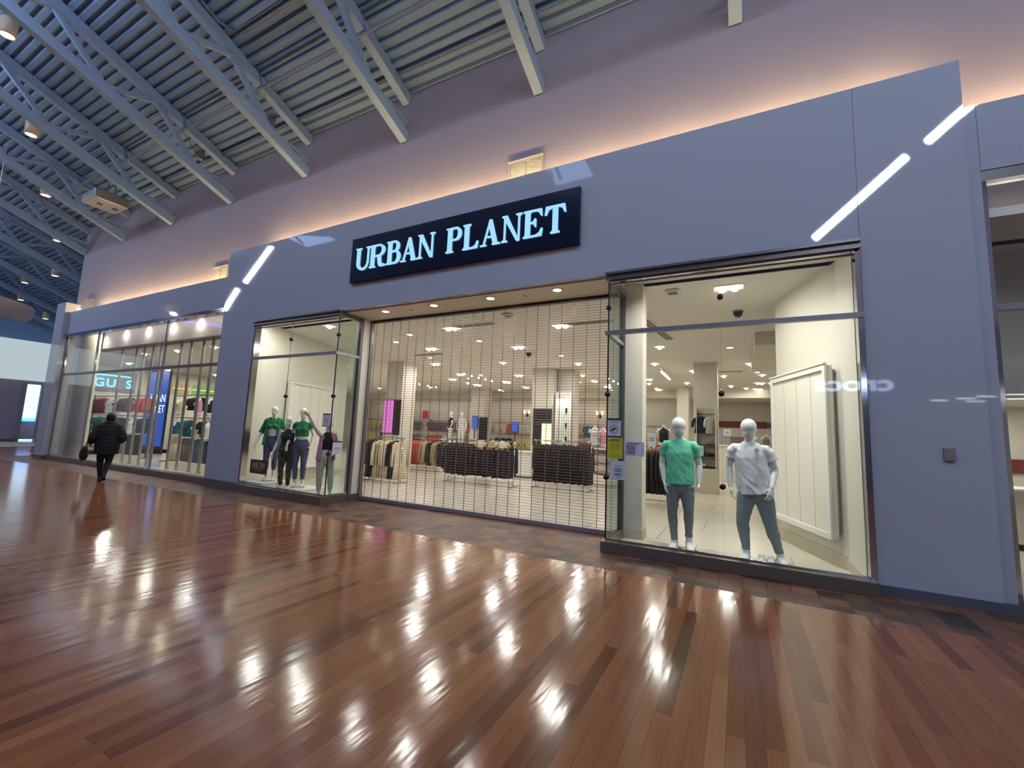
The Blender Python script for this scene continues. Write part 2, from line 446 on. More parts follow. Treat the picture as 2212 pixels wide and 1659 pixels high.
for xx, yy, q in ((-7.5, .2, 'junction box on the deck between the second and third trusses'), (-11, .2, 'junction box on the deck between the third and fourth trusses'), (-14.4, .2, 'junction box on the deck between the fourth and fifth trusses')):
    t = thing('junction_box', 'small grey '+q, 'junction box', (xx, yy, roof(yy)-.05))
    MB().box(-.09, .09, -.09, .09, -.22, 0).build('housing', 'pipe', t, bevel=.01)
    MB().path([(0, 0, -.2), (.25, -.6, -.05+.6*SL), (.5, -1.6, -.03+1.6*SL)], [.008]*3, 6, rnd=False).build('cable', 'black', t)
t = thing('equipment_box', 'pale metal equipment box hung between trusses beside the upper wall', 'equipment box', (-18.9, -.25, 8.98))
MB().box(-.5, .5, -.55, .35, -.32, 0).build('housing', 'steel', t, bevel=.02)
MB().box(-.06, .06, -.3, -.18, -.34, -.32).box(-.06, .06, .1, .22, -.34, -.32).build('port', 'black', t)
MB().cyl((-.3, 0, 0), (-.3, 0, .6), .02).cyl((.3, 0, 0), (.3, 0, .6), .02).build('hanger_rod', 'pipe', t)

# wall vents
for xc, zc, l in ((-3.63, 6.67, 'wide louvred vent on the upper wall above the lit letters'), (-13.86, 5.98, 'louvred vent on the upper wall over the left shop window'), (-22.85, 5.95, 'louvred vent at the far left end of the upper wall')):
    t = thing('wall_vent', 'pale '+l, 'vent', (xc, .9, zc))
    MB().box(-.37, .37, -.03, 0, -.24, -.2).box(-.37, .37, -.03, 0, .2, .24).box(-.37, -.33, -.03, 0, -.2, .2).box(.33, .37, -.03, 0, -.2, .2).box(-.015, .015, -.03, 0, -.2, .2).box(-.38, .38, -.06, 0, .24, .26).build('frame', 'box_grey', t)
    s = MB()
    for i in range(12): s.bar((-.33, -.012, -.185+i*.033), (.33, -.012, -.185+i*.033), .02, .008, (0, 1, .6))
    s.build('louvre', 'box_grey', t)

# cove lamps: warm tubes lying in the troughs
cl = None
def cove(x0, x1, y, z, lab):
    x = x0
    while x < x1-.4:
        t = thing('cove_lamp', lab, 'cove lamp', (x, y, z), 0, 'warm tube lamps hidden in the cove')
        MB().cyl((0, 0, .05), (min(1.3, x1-x), 0, .05), .025, 8).build('tube', 'cove_warm', t, True)
        MB().box(0, min(1.3, x1-x), -.04, .04, -.03, .02).box(.1, .14, -.02, .02, -.55, -.03).box(min(1.3, x1-x)-.14, min(1.3, x1-x)-.1, -.02, .02, -.55, -.03).build('batten', 'white', t)
        x += 1.42
cove(-11.5, 2.1, .6, 6.14, 'warm tube lamp glowing in the cove above the front wall')
cove(-21.9, -11.9, .62, 5.50, 'warm tube lamp glowing in the cove above the left shop window')
cove(2.4, 8, .6, 5.50, 'warm tube lamp glowing in the cove past the right wall')
cove(-24.0, -22.3, .6, 5.16, 'warm tube lamp glowing in the cove at the far left pillar')

# downlights in the recess soffit
for i, (x, q) in enumerate(((-6.47, 'leftmost of the four, near the left display bay'), (-5.22, 'second from the left'), (-3.95, 'third from the left'), (-2.66, 'nearest the right display bay'))):
    t = thing('downlight', 'round recessed downlight in the gate soffit, '+q, 'downlight', (x, .33, 3.97), 0, 'downlights over the gate')
    MB().ring([(.07, -.004), (.1, -.008), (.105, 0), (.07, 0)]).build('trim_ring', 'white', t, True)
    MB().lathe([(.001, -.003), (.07, -.003), (.07, 0), (.001, 0)], n=20).build('lens', 'spot_warm', t, True)
for x, q in ((-5.85, 'left'), (-3.3, 'right')):
    t = thing('sprinkler', 'small flush sprinkler cover in the gate soffit, the %s one of two' % q, 'sprinkler', (x, .42, 3.973))
    MB().lathe([(.001, -.012), (.03, -.012), (.04, 0), (.001, 0)], n=14).build('cover', 'steel', t, True)
# wall switch box
t = thing('wall_box', 'small grey box fixed to the pale wall right of the big window', 'wall box', (1.944, 0, 1.525))
MB().box(-.045, .045, -.03, 0, -.07, .07).build('housing', 'switch', t, bevel=.008)
MB().box(-.02, .02, -.034, -.03, -.03, .03).build('plate', 'steel', t)
# ================================================================ SHOP WINDOWS
def pane_fix(m):
    nt = m.node_tree
    fr = [n for n in nt.nodes if n.type == 'FRESNEL'][0]
    ml = fr.outputs[0].links[0].to_node
    g = nt.nodes.new('ShaderNodeNewGeometry'); d = nt.nodes.new('ShaderNodeVectorMath'); d.operation = 'DOT_PRODUCT'
    nt.links.new(g.outputs['Normal'], d.inputs[0]); nt.links.new(g.outputs['Incoming'], d.inputs[1])
    def M(op, a, b):
        n = nt.nodes.new('ShaderNodeMath'); n.operation = op
        for i, q in enumerate((a, b)):
            if q is None: continue
            if isinstance(q, (int, float)): n.inputs[i].default_value = q
            else: nt.links.new(q, n.inputs[i])
        return n.outputs[0]
    s = M('POWER', M('SUBTRACT', 1., M('ABSOLUTE', d.outputs['Value'], None)), 5.)
    f = M('ADD', M('MULTIPLY', s, .95), .04)
    nt.links.new(f, ml.inputs[0]); nt.nodes.remove(fr)
pane_fix(MATS['pane']); pane_fix(MATS['pane_edge'])

def window(name, label):
    t = thing(name, label, None, kind='structure')
    return t
# ---- right display bay
def bay(name, label, xc, xo, yb, zs, right):
    """xc: glass corner beside the gate, xo: outer end, yb: back end of the glass return"""
    t = window(name, label); a, b = min(xc, xo), max(xc, xo); sg = 1 if right else -1   # return lies at xc
    ro = .035
    s = MB().box(a-(ro if right else 0), b+(0 if right else ro), -.14, .03, 0, zs)
    s.box(*sorted((xc-sg*ro, xc+sg*.05)), .03, yb, 0, zs)
    s.build('sill', 'sill', t, bevel=.006)
    MB().box(a, b, -.012, .012, zs, zs+.018).box(*sorted((xc-.012, xc+.012)), .012, yb, zs, zs+.018).build('glazing_channel', 'chrome', t)
    h = MB().box(a-.03, b, -.06, .11, 3.88, 3.99).box(a-.04, b, -.10, -.06, 3.955, 3.99).box(a-.03, b, -.075, -.06, 3.88, 3.90) if right else MB().box(a, b+.03, -.06, .11, 3.88, 3.99).box(a, b+.04, -.10, -.06, 3.955, 3.99).box(a, b+.03, -.075, -.06, 3.88, 3.90)
    h.box(*sorted((xc-sg*.03, xc+sg*.06)), .11, yb+.05, 3.88, 3.99)
    h.build('header', 'dark_steel', t)
    MB().box(a+.02, b-.02, -.03, .03, 3.855, 3.88).build('header_channel', 'chrome', t)
    m = MB().box(a-(.04 if right else 0), b+(0 if right else .04), -.05, .012, 3.055, 3.115).box(*sorted((xc-sg*.04, xc+sg*.03)), .012, yb, 3.055, 3.115)
    m.build('transom', 'steel', t)
    po = MB().box(*sorted((xo, xo-sg*-0.0+(-.052 if right else .062))), -.03, .11, zs, 3.88); po.build('outer_post', 'chrome', t)
    MB().box(*sorted((xc-.04, xc+.045)), yb, yb+.07, 0, 3.97).build('inner_post', 'dark_steel', t)
    xm = xc + (xo-xc)*(.5 if right else .524)
    for z0, z1 in ((zs+.018, 3.055), (3.115, 3.855)):
        for p, q in ((a+.006, xm-.004), (xm+.004, b-.055)) if right else ((a+.06, xm-.004), (xm+.004, b-.006)):
            MB().box(p, q, -.005, .005, z0, z1).build('pane', 'pane', t)
        MB().box(xc-.005, xc+.005, .01, yb, z0, z1).build('pane', 'pane_edge', t)
        MB().box(xc-.009, xc+.009, -.009, .009, z0, z1).build('corner_joint', 'black', t)
        MB().box(xm-.004, xm+.004, -.004, .004, z0, z1).build('glass_joint', 'pane_edge' if right else 'dark_steel', t)
    for z in (3.47, 2.18, 1.0):
        for x in (xm, xc):
            MB().cyl((x, -.03, z), (x, .03, z), .036, 16).build('clip', 'black', t, True)
    return t
bay('window_2', 'tall glass display bay right of the roller gate', -1.69, 1.29, .84, .145, True)
bay('window_1', 'tall glass display bay left of the roller gate', -7.41, -10.305, .56, .165, False)
# ---- long window of the left shop section
t = window('window_3', 'long left shop window in three wide panes')
MB().box(-22.08, -11.75, .06, .32, 0, .15).build('sill', 'sill', t, bevel=.006)
MB().box(-22.08, -11.75, .1, .3, 4.43, 4.53).box(-22.08, -11.75, .08, .1, 4.5, 4.53).build('header', 'chrome', t)
MB().box(-22.0, -11.75, .14, .22, 3.02, 3.09).build('transom', 'dark_steel', t)
for x, w_ in ((-22.03, .08), (-19.47, .08), (-14.92, .08)):
    MB().box(x-w_/2, x-w_/6, .18, .22, .15, 4.43).box(x+w_/6, x+w_/2, .18, .22, .15, 4.43).box(x-w_/6, x+w_/6, .185, .22, .15, 4.43).build('mullion', 'chrome', t)
for p, q in ((-21.99, -19.52), (-19.42, -14.97), (-14.87, -11.75)):
    for z0, z1 in ((.15, 3.02), (3.09, 4.43)): MB().box(p, q, .195, .205, z0, z1).build('pane', 'pane', t)
# ---- neighbour's window at the right edge
t = window('window_4', 'shop window of the next store at the right edge')
MB().box(2.39, 9, .05, .25, 0, .12).build('sill', 'sill', t)
MB().box(2.39, 9, .06, .2, 4.5, 4.62).build('header', 'dark_steel', t)
MB().box(2.43, 9, .1, .16, 3.06, 3.13).build('transom', 'steel', t)
MB().box(2.388, 2.425, .06, .2, .12, 4.5).build('post', 'chrome', t)
for z0, z1 in ((.12, 3.06), (3.13, 4.5)): MB().box(2.43, 9, .125, .135, z0, z1).build('pane', 'pane', t)
struct('wall_neighbour', MB().box(2.2, 9, 7.5, 7.6, 0, 4.1).box(2.43, 9, 1.3, 1.4, 2.25, 4.6).box(2.43, 9, 1.4, 7.5, 2.6, 2.7), 'store_wall')
t = thing('wall_stripe', 'long red stripe panel on the back wall of the store at the right edge', 'wall panel', (4.5, 7.46, 0))
MB().box(-1.8, 4, -.02, .03, 1.15, 1.45).build('panel', 'red_band', t)
t = thing('counter', 'pale counter inside the store at the right edge', 'counter', (4.2, 4.5, 0))
MB().box(-.9, 1.5, -.35, .35, .1, .95).build('cabinet', 'offwhite_cloth', t, bevel=.02)
MB().box(-.95, 1.55, -.4, .4, .95, 1.0).build('worktop', 'white', t, bevel=.01)
MB().box(-.85, 1.45, -.3, .3, 0, .1).build('plinth', 'black', t)

# ================================================================ THE LIT SIGN
def rect(a, b, c, d): return [(a, c), (b, c), (b, d), (a, d)]
def arc_strip(co, ro, ci, ri, a0, a1, n=14):
    out = []
    for i in range(n):
        p, q = a0+(a1-a0)*i/n, a0+(a1-a0)*(i+1)/n
        o = lambda a: (co[0]+ro[0]*math.cos(a), co[1]+ro[1]*math.sin(a))
        k = lambda a: (ci[0]+ri[0]*math.cos(a), ci[1]+ri[1]*math.sin(a))
        out.append([o(p), o(q), k(q), k(p)])
    return out
def glyph(ch, w, h):
    T, t, sh = .088, .026, .022
    P = []
    def stem(u, wd, lo=0, hi=h, bot=True, topp=True, s=.035):
        P.append(rect(u, u+wd, lo, hi))
        if bot: P.append(rect(u-s, u+wd+s, lo, lo+sh)); P.append([(u-s*.5, lo+sh), (u+wd+s*.5, lo+sh), (u+wd, lo+sh*2.2), (u, lo+sh*2.2)])
        if topp: P.append(rect(u-s, u+wd+s, hi-sh, hi)); P.append([(u, hi-sh*2.2), (u+wd, hi-sh*2.2), (u+wd+s*.5, hi-sh), (u-s*.5, hi-sh)])
    if ch == 'U':
        r = .15; stem(.03, T*.9, r, h, False); stem(w-.03-t, t, r, h, False, s=.04)
        P += arc_strip((w/2, r), (w/2-.03, r+.012), (w/2+T*.45-t/2, r), (w/2-.03-T*.45-t/2, r-.03), PI, 2*PI)
    elif ch in 'PRB':
        stem(.035, T)
        lo = h*.47 if ch != 'B' else h*.52
        bx = .035+T; ew = (w-bx)*(.93 if ch != 'B' else .84)
        cy = (h+lo)/2; ry = (h-lo)/2
        P += arc_strip((bx+ew*.45, cy), (ew*.55, ry), (bx+ew*.38, cy), (ew*.55-T*.82+ew*.07, ry-t), -PI/2, PI/2)
        P.append(rect(bx-.01, bx+ew*.46, h-t, h)); P.append(rect(bx-.01, bx+ew*.46, lo, lo+t))
        if ch == 'B':
            ew = (w-bx)*.98; hi = lo+t; cy = hi/2; ry = hi/2
            P += arc_strip((bx+ew*.45, cy), (ew*.55, ry), (bx+ew*.38, cy), (ew*.55-T*.82+ew*.07, ry-t), -PI/2, PI/2)
            P.append(rect(bx-.01, bx+ew*.46, 0, t)); P.append(rect(bx-.01, bx+ew*.46, hi-t, hi))
        if ch == 'R':
            a = bx+ew*.30; P.append([(a, lo+t), (a+T*.95, lo+t), (a+T*1.15, lo*.55), (a+T*.3, lo*.55)])
            P.append([(a+T*.3, lo*.55), (a+T*1.15, lo*.55), (a+T*1.3, .06), (a+T*.5, .04)]); P.append([(a+T*.5, .04), (a+T*1.3, .06), (w, .035), (w, 0), (a+T*.8, 0)])
    elif ch == 'A':
        ap = w*.47
        P.append([(.05, 0), (.05+t, 0), (ap+t*.6, h), (ap-t*.3, h)])
        P.append([(w-.045-T*1.02, 0), (w-.045, 0), (ap+.035, h), (ap-t*.3, h), (ap-.03, h*.86)])
        P.append(rect(.12*w/.4+.02, w-.05-T, h*.30, h*.30+t))
        P.append(rect(0, .05+t+.045, 0, sh)); P.append(rect(w-.06-T*1.1, w, 0, sh))
    elif ch == 'N':
        stem(.045, t, s=.04); stem(w-.045-t, t, 0, h, False, True, s=.042)
        P.append([(.02, h), (.02+T*.95, h), (w-.045, -.01), (w-.045-t-.03, -.01), (.045+t*.3, h*.86)])
    elif ch == 'L':
        stem(.035, T); P.append(rect(.035, w-.02, 0, t)); P.append([(w-.11, t), (w-.02, 0), (w, h*.27), (w-.025, h*.27), (w-.055, t*2.2)])
    elif ch == 'E':
        stem(.035, T); P.append(rect(.035, w-.02, 0, t)); P.append(rect(.035, w-.02, h-t, h)); P.append(rect(.035, w*.62, h*.5, h*.5+t))
        P.append([(w-.12, t), (w-.02, 0), (w, h*.27), (w-.025, h*.27), (w-.06, t*2.2)])
        P.append([(w-.12, h-t), (w-.02, h), (w-.01, h*.74), (w-.035, h*.74), (w-.07, h-t*2.2)])
        P.append([(w*.5, h*.5), (w*.6, h*.36), (w*.66, h*.36), (w*.66, h*.66), (w*.6, h*.66), (w*.5, h*.5+t)])
    elif ch == 'T':
        stem(w/2-T/2, T, topp=False); P.append(rect(.02, w-.02, h-t, h))
        for sgn in (-1, 1):
            c = lambda u: w/2+sgn*u
            P.append([(c(w/2-.14), h-t), (c(w/2-.02), h), (c(w/2), h*.70), (c(w/2-.03), h*.70), (c(w/2-.065), h-t*2.2)])
    return P
LX = [('U', -6.99, -6.59), ('R', -6.60, -6.16), ('B', -6.145, -5.765), ('A', -5.775, -5.345), ('N', -5.365, -4.945), ('P', -4.70, -4.335), ('L', -4.335, -3.99), ('A', -3.965, -3.55), ('N', -3.545, -3.14), ('E', -3.135, -2.765), ('T', -2.75, -2.365)]
sg = thing('shop_sign', 'dark navy sign panel with tall pale blue lit serif letters', 'sign', (-4.65, 0, 5.0))
MB().box(-2.495, 2.495, -.075, -.004, -.468, .475).build('panel', 'sign_navy', sg, bevel=.004)
for ch, a, b in LX:
    g = MB()
    for k, p in enumerate(glyph(ch, b-a-.02, .465)): g.prism([(u+a+4.66, v+4.765-5.0) for u, v in p], -.108-.0003*k, -.07)
    g.build('letter', 'letter_glow', sg)

# ================================================================ THE ROLLER GATE
g = thing('roller_gate', 'closed see-through roller grille gate across the wide shop entrance', 'gate', (-4.55, .89, 0))
MB().box(-2.86, 2.9, -.03, .03, .004, .085).build('bottom_bar', 'gate_bar', g, bevel=.008)
for x in (-1.8, 1.6): MB().cyl((x, -.036, .045), (x, -.03, .045), .02).build('lock', 'steel', g)
for x in (-2.84, 2.84): MB().box(x-.03, x+.03, -.04, .045, 0, 3.97).build('guide_rail', 'dark_steel', g)
MB().box(-2.86, 2.9, -.05, .05, 3.925, 3.968).build('head_slot', 'black', g)
rods = MB(); n = 78
for i in range(n):
    z = .11 + i*(3.82/n)
    rods.cyl((-2.82, 0, z), (2.82, 0, z), .0032, 5)
rods.build('rods', 'gate_steel', g, True)
lk = MB()
for i in range(24):
    x = -2.70+.2350*i
    lk.box(x-.0032, x+.0032, -.006, .006, .085, 3.93)
lk.build('links', 'gate_steel', g)

# ================================================================ PAPERS ON THE GLASS
def paper(name, label, x, z, w_, h_, m, parts, yaxis=True, loc=None, rz=0.):
    t = thing(name, label, 'notice', loc or (x, -.007, z), rz)
    MB().box(-w_/2, w_/2, -.0015, 0, -h_/2, h_/2).build('sheet', m, t)
    for pm, poly in parts:
        b = MB()
        for r in poly: b.box(r[0]-r[2]/2, r[0]+r[2]/2, -.0028, -.0015, r[1]-r[3]/2, r[1]+r[3]/2)
        b.build('print', pm, t)
    return t
def lines(y0, n, w_, dy=.017, th=.006, seed=1):
    rr = random.Random(seed); return [(0, y0-i*dy, w_*(.75+.25*rr.random()), th) for i in range(n)]
p = paper('notice', 'white notice with black bands and a round crest on the corner glass', -1.59, 1.70, .20, .265, 'paper', [('ink', [(0, .122, .2, .03), (0, -.124, .2, .022), (0, .082, .13, .007)])])
c = MB()
for r0, r1 in ((.055, .061), (.041, .045)):
    for q in arc_strip((0, -.02), (r1, r1), (0, -.02), (r0, r0), 0, 2*PI, 28): c.prism(q, -.003, -.0016)
for k in range(-2, 3): c.prism([(-.03+k*.011, -.045), (-.024+k*.011, -.048), (.02+k*.009, .0), (.014+k*.009, .004)], -.003, -.0016)
c.build('crest', 'ink', p)
paper('notice', 'yellow notice taped below the white crest notice', -1.575, 1.415, .225, .285, 'paper_yellow', [('ink', lines(.118, 2, .17, .017, .009)+lines(.07, 5, .17, .02, .003, 4)+lines(-.1, 2, .17, .016, .003, 5))])
paper('notice', 'white printed notice below the yellow notice', -1.523, 1.108, .21, .26, 'paper', [('ink', lines(.06, 1, .15, .016, .005)+lines(.02, 3, .12, .019, .009, 3)+lines(-.05, 2, .13, .018, .009, 3)+lines(-.1, 1, .09))], )
paper('notice', 'wide pale notice with bold text lines on the right bay glass', -1.30, 1.415, .27, .20, 'paper', [('ink', [(-.02, .072, .18, .012)]+[(-.05, .045-i*.019, .13, .01) for i in range(7)])])
p = paper('notice', 'lilac notice with dark bands and a round crest on the left bay glass', -7.545, 1.685, .225, .27, 'paper', [('plum_cloth', [(0, .12, .225, .03), (0, -.126, .225, .018)])])
c = MB()
for q in arc_strip((0, -.01), (.05, .05), (0, -.01), (.04, .04), 0, 2*PI, 24): c.prism(q, -.003, -.0016)
c.build('crest', 'ink', p)
paper('notice', 'white notice with dark top band on the side glass of the left bay', 0, 0, .23, .27, 'paper', [('ink', [(0, .12, .23, .03)]+lines(.0, 3, .15, .02, .006)+lines(-.09, 2, .12, .016, .004))], loc=(-7.402, .2, 1.127), rz=PI/2)
p = paper('discount_sign', 'small dark brown discount sign near the bottom of the left bay', 0, 0, .62, .31, 'brown_sign', [('sign_text', lines(.10, 1, .3, .02, .008)+lines(-.085, 1, .28, .02, .008))], loc=(-9.66, .02, .585))
text_mesh('lettering', '10% OFF', .19, 'sign_text', p, (0, -.004, .01), sx=.66)
# ================================================================ FIGURES
def V(*a): return Vector(a)
def lerp(a, b, t): return Vector(a)*(1-t)+Vector(b)*t
def hand(mb, w, d, n, th, curl=.5, s=1., spread=1.):
    """w wrist, d along the hand, n the way the palm faces, th towards the thumb side"""
    d = Vector(d).normalized(); n = Vector(n); n = (n-d*n.dot(d)).normalized(); l = d.cross(n); w = Vector(w)
    if l.dot(Vector(th)) < 0: l = -l
    mb.path([w-d*.03*s, w+d*.015*s, w+d*.055*s, w+d*.09*s], [(.021*s, .018*s), (.026*s, .017*s), (.040*s, .015*s), (.041*s, .012*s)], 12, True, l)
    for i, (o, L) in enumerate(((.033, .072), (.0115, .082), (-.0105, .076), (-.031, .058))):
        b = w + d*.088*s + l*o*s; c = curl*(1+.12*i)
        d1 = (d*math.cos(c*.5)+n*math.sin(c*.5)+l*o*4*spread).normalized(); d2 = (d*math.cos(c*1.3)+n*math.sin(c*1.3)+l*o*3*spread).normalized()
        m = b+d1*L*.55*s; mb.path([b-d*.012*s, m, m+d2*L*.45*s], [.0088*s, .0082*s, .0068*s], 8, True, l)
    b = w+d*.022*s+l*.026*s
    m = b+(d*.6+l*.62+n*.3)*.045*s
    mb.path([b-l*.012*s, m, m+(d*.85+l*.2+n*.35)*.036*s], [.0125*s, .0105*s, .008*s], 8, True, n)

def foot(mb, an, toe, s=1., high=0.):
    a = Vector(an); t = Vector(toe); h = (t-a); h.z = 0; h.normalize()
    heel = a - h*.045*s; heel.z = a.z-.062*s
    mb.path([heel, lerp(heel, t, .35)+V(0, 0, .012*s), lerp(heel, t, .68)+V(0, 0, .004), t], [(.031*s, .028*s), (.035*s, .034*s), (.044*s, .024*s), (.034*s, .014*s)], 12, True, h.cross(V(0, 0, 1)))
    mb.path([a+V(0, 0, .02*s), lerp(heel, t, .22)+V(0, 0, .012*s)], [.034*s, .034*s], 10)

def limbs(mb, J, k, fem):
    f = .80 if fem else 1.
    for S in 'LR':
        sh, el, wr = J['sh'+S], J['el'+S], J['wr'+S]
        mb.path([lerp(J['chest'], sh, .55), sh, lerp(sh, el, .35), lerp(sh, el, .7), el, lerp(el, wr, .25), lerp(el, wr, .65), wr],
                [.060*f*k, .060*f*k, .058*f*k, .050*f*k, .046*f*k, .048*f*k, .039*f*k, .029*f*k], 12)
        hp, kn, an = J['hip'+S], J['kn'+S], J['an'+S]
        g = .93 if fem else 1.
        calf = lerp(kn, an, .3)+J.get('back', V(0, 1, 0))*.014
        mb.path([hp, lerp(hp, kn, .3), lerp(hp, kn, .65), kn, calf, lerp(kn, an, .65), an],
                [.098*g*k, .086*g*k, .070*g*k, .056*g*k, .056*g*k, .042*g*k, .034*g*k], 14)

def torso(mb, J, k, fem, ease=0., lo=0, hi=7, rnd=True, dz=0.):
    pe, wa, ch, nk = J['pel'], J['waist'], J['chest'], J['neck']
    R_ = [(.145, .105), (.168, .118), (.150, .104), (.148, .102), (.182, .122), (.178, .102), (.105, .074), (.060, .058)]
    if fem: R_ = [(.138, .105), (.165, .118), (.125, .092), (.113, .085), (.142, .104), (.140, .088), (.085, .062), (.048, .046)]
    P = [pe-V(0, 0, .075*k), pe, lerp(pe, wa, .6), wa, ch, lerp(ch, nk, .5), lerp(ch, nk, .85), nk]
    R2 = [(a*k+ease*1.3, b*k+ease) for a, b in R_]
    mb.path(P[lo:hi+1], R2[lo:hi+1], 20, rnd)
    if fem:
        for sx in (-1, 1): mb.ell(ch+V(sx*.062*k, -.070*k, .005), (.058*k+ease, .058*k+ease, .060*k+ease))

def figure(J, k, fem, face, hands, feet):
    mb = MB(); torso(mb, J, k, fem); limbs(mb, J, k, fem)
    hd, nk = J['head'], J['neck']; f = J.get('fdir', V(0, -1, 0))
    mb.path([nk-V(0, 0, .04*k), lerp(nk, hd, .5), hd-V(0, 0, .02)], [(.05 if fem else .058)*k]*3, 12)
    if face == 'egg':
        mb.ell(hd+V(0, 0, .035*k), (.100*k, .114*k, .118*k), 20, 14); mb.ell(hd+f*.012+V(0, 0, -.035*k), (.080*k, .090*k, .112*k), 18, 12)
    else:
        sd = f.cross(V(0, 0, 1))
        mb.ell(hd+V(0, 0, .035*k), (.074*k, .094*k, .092*k), 20, 14); mb.ell(hd+f*.022*k+V(0, 0, -.03*k), (.055*k, .062*k, .078*k), 18, 12)
        mb.ell(hd+f*.055*k+V(0, 0, -.085*k), (.024*k, .024*k, .022*k))                                     # chin
        mb.path([hd+f*.088*k+V(0, 0, .025*k), hd+f*.100*k+V(0, 0, -.02*k)], [.008*k, .013*k], 8)          # nose
        mb.path([hd+f*.080*k-sd*.018*k+V(0, 0, -.055*k), hd+f*.088*k+V(0, 0, -.053*k), hd+f*.080*k+sd*.018*k+V(0, 0, -.055*k)], [.006*k, .009*k, .006*k], 8)   # mouth
        for q in (-1, 1):
            mb.path([hd+f*.083*k+sd*q*.015*k+V(0, 0, .032*k), hd+f*.076*k+sd*q*.045*k+V(0, 0, .034*k)], [.009*k, .007*k], 8)   # brow
            mb.ell(hd+f*.074*k+sd*q*.028*k+V(0, 0, .010*k), (.013*k, .013*k, .009*k))                                # eye
            mb.ell(hd+sd*q*.074*k+V(0, 0, -.005*k), (.012*k, .02*k, .028*k))                                   # ear
    for S in 'LR':
        h = hands[S]; hand(mb, J['wr'+S], h[0], h[1], h[2], h[3], (.95 if fem else 1.15)*k)
        foot(mb, J['an'+S], J['toe'+S], (.86 if fem else 1.)*k)
    return mb

def folds(amp, sx=11., sz=3.2, seed=0., z0=None, z1=None):
    def fn(co, n):
        p = Vector((co.x*sx+seed, co.y*sx, co.z*sz+seed))
        a = noise.noise(p)+.5*noise.noise(p*2.3+Vector((3, 1, 7)))
        d = noise.noise(Vector(((co.x+co.z)*16+seed, co.y*7, (co.z-co.x)*5)))
        w = 1.
        if z0 is not None: w = .35+.65*max(0, min(1, (z1-co.z)/(z1-z0)))
        v = n*(amp*w*(a+.6*d)); v.z *= .3
        return v
    return fn
def tee(J, k, fem, ease, hem, sleeve=.55, sl_ease=.016, hemr=None):
    mb = MB(); nk, ch, wa, pe = J['neck'], J['chest'], J['waist'], J['pel']
    f = .62 if fem else 1.
    R_ = [(.108, .078), (.176, .102), (.184, .126)] if not fem else [(.088, .066), (.142, .092), (.146, .108)]
    P = [nk-V(0, 0, .012), lerp(ch, nk, .80), lerp(ch, nk, .45), ch]; R2 = [(.068*k if not fem else .058*k, .066*k if not fem else .056*k)]+[(a*k+ease*.6, b*k+ease*.6) for a, b in R_]
    hr = hemr or (.172*k+ease, .118*k+ease)
    hp = Vector((pe.x, pe.y, hem)); P += [lerp(ch, hp, .5), hp]; R2 += [((hr[0]+R2[-1][0])/2-.004, (hr[1]+R2[-1][1])/2), hr]
    mb.path(list(reversed(P)), list(reversed(R2)), 22, False)
    if fem:
        for sx in (-1, 1): mb.ell(ch+V(sx*.062*k, -.070*k, .005), (.058*k+.010, .058*k+.010, .060*k+.008))
    if sleeve:
        for S in 'LR':
            sh, el = J['sh'+S], J['el'+S]
            mb.path([lerp(nk, sh, .45)-V(0, 0, .05), lerp(nk, sh, .9)-V(0, 0, .022), lerp(sh, el, .18), lerp(sh, el, sleeve*.65), lerp(sh, el, sleeve)], [.050*k*(f+.1), (.068 if not fem else .055)*k+sl_ease*.3, (.067 if not fem else .054)*k+sl_ease*.4, (.056 if not fem else .043)*k+sl_ease*.7, (.054 if not fem else .041)*k+sl_ease], 14, False)
    return mb
def pants(J, k, fem, ease, cuff, taper=1., top=None):
    mb = MB(); pe = J['pel']; g = .93 if fem else 1.
    wz = top or lerp(pe, J['waist'], .45)
    mb.path([pe-V(0, 0, .09*k), pe-V(0, 0, .03*k), pe+V(0, 0, .03), wz], [(.150*k+ease, .108*k+ease), (.166*k+ease, .120*k+ease), (.164*k+ease, .116*k+ease), (.166*k+ease*.6, .116*k+ease*.6)] if not fem else [(.142*k+ease, .108*k+ease), (.166*k+ease, .122*k+ease), (.158*k+ease, .114*k+ease), (.150*k+ease*.6, .108*k+ease*.6)], 20, True)
    for S in 'LR':
        hp, kn, an = J['hip'+S], J['kn'+S], J['an'+S]
        c = cuff[S]; en = lerp(kn, an, c)
        mb.path([hp, lerp(hp, kn, .3), lerp(hp, kn, .65), kn, lerp(kn, an, .3)+J.get('back', V(0, 1, 0))*.008, lerp(kn, an, .3+(c-.3)*.5), en],
                [.100*g*k+ease, .090*g*k+ease, .074*g*k+ease, .060*g*k+ease*.9, .060*g*k+ease*.8, (.048*g*k+ease)*taper, (.041*g*k+ease*.9)*taper], 14, False)
    return mb
def shoe(mb, an, toe, s=1.):
    a = Vector(an); t = Vector(toe); h = t-a; h.z = 0; h.normalize()
    heel = a-h*.055*s; heel.z = a.z-.045*s; sd = h.cross(V(0, 0, 1))
    tt = t+h*.018*s; tt.z = t.z+.012
    mb.path([heel, lerp(heel, tt, .3)+V(0, 0, .012*s), lerp(heel, tt, .65), tt], [(.038*s, .045*s), (.041*s, .046*s), (.050*s, .034*s), (.040*s, .024*s)], 14, True, sd)
    mb.path([a+V(0, 0, .045*s), lerp(heel, tt, .25)+V(0, 0, .01)], [(.042*s, .042*s), (.042*s, .05*s)], 12, False)
    mb.path([heel-V(0, 0, .03*s), lerp(heel, tt, .6)-V(0, 0, .022*s), tt-V(0, 0, .008)], [(.042*s, .014), (.054*s, .014), (.044*s, .012)], 14, True, sd)

def base(t, x, y, r=.19):
    MB().lathe([(.001, 0), (r, 0), (r, .008), (r-.006, .011), (.001, .011)], (x, y, 0), 32).build('base_plate', 'chrome', t, True)

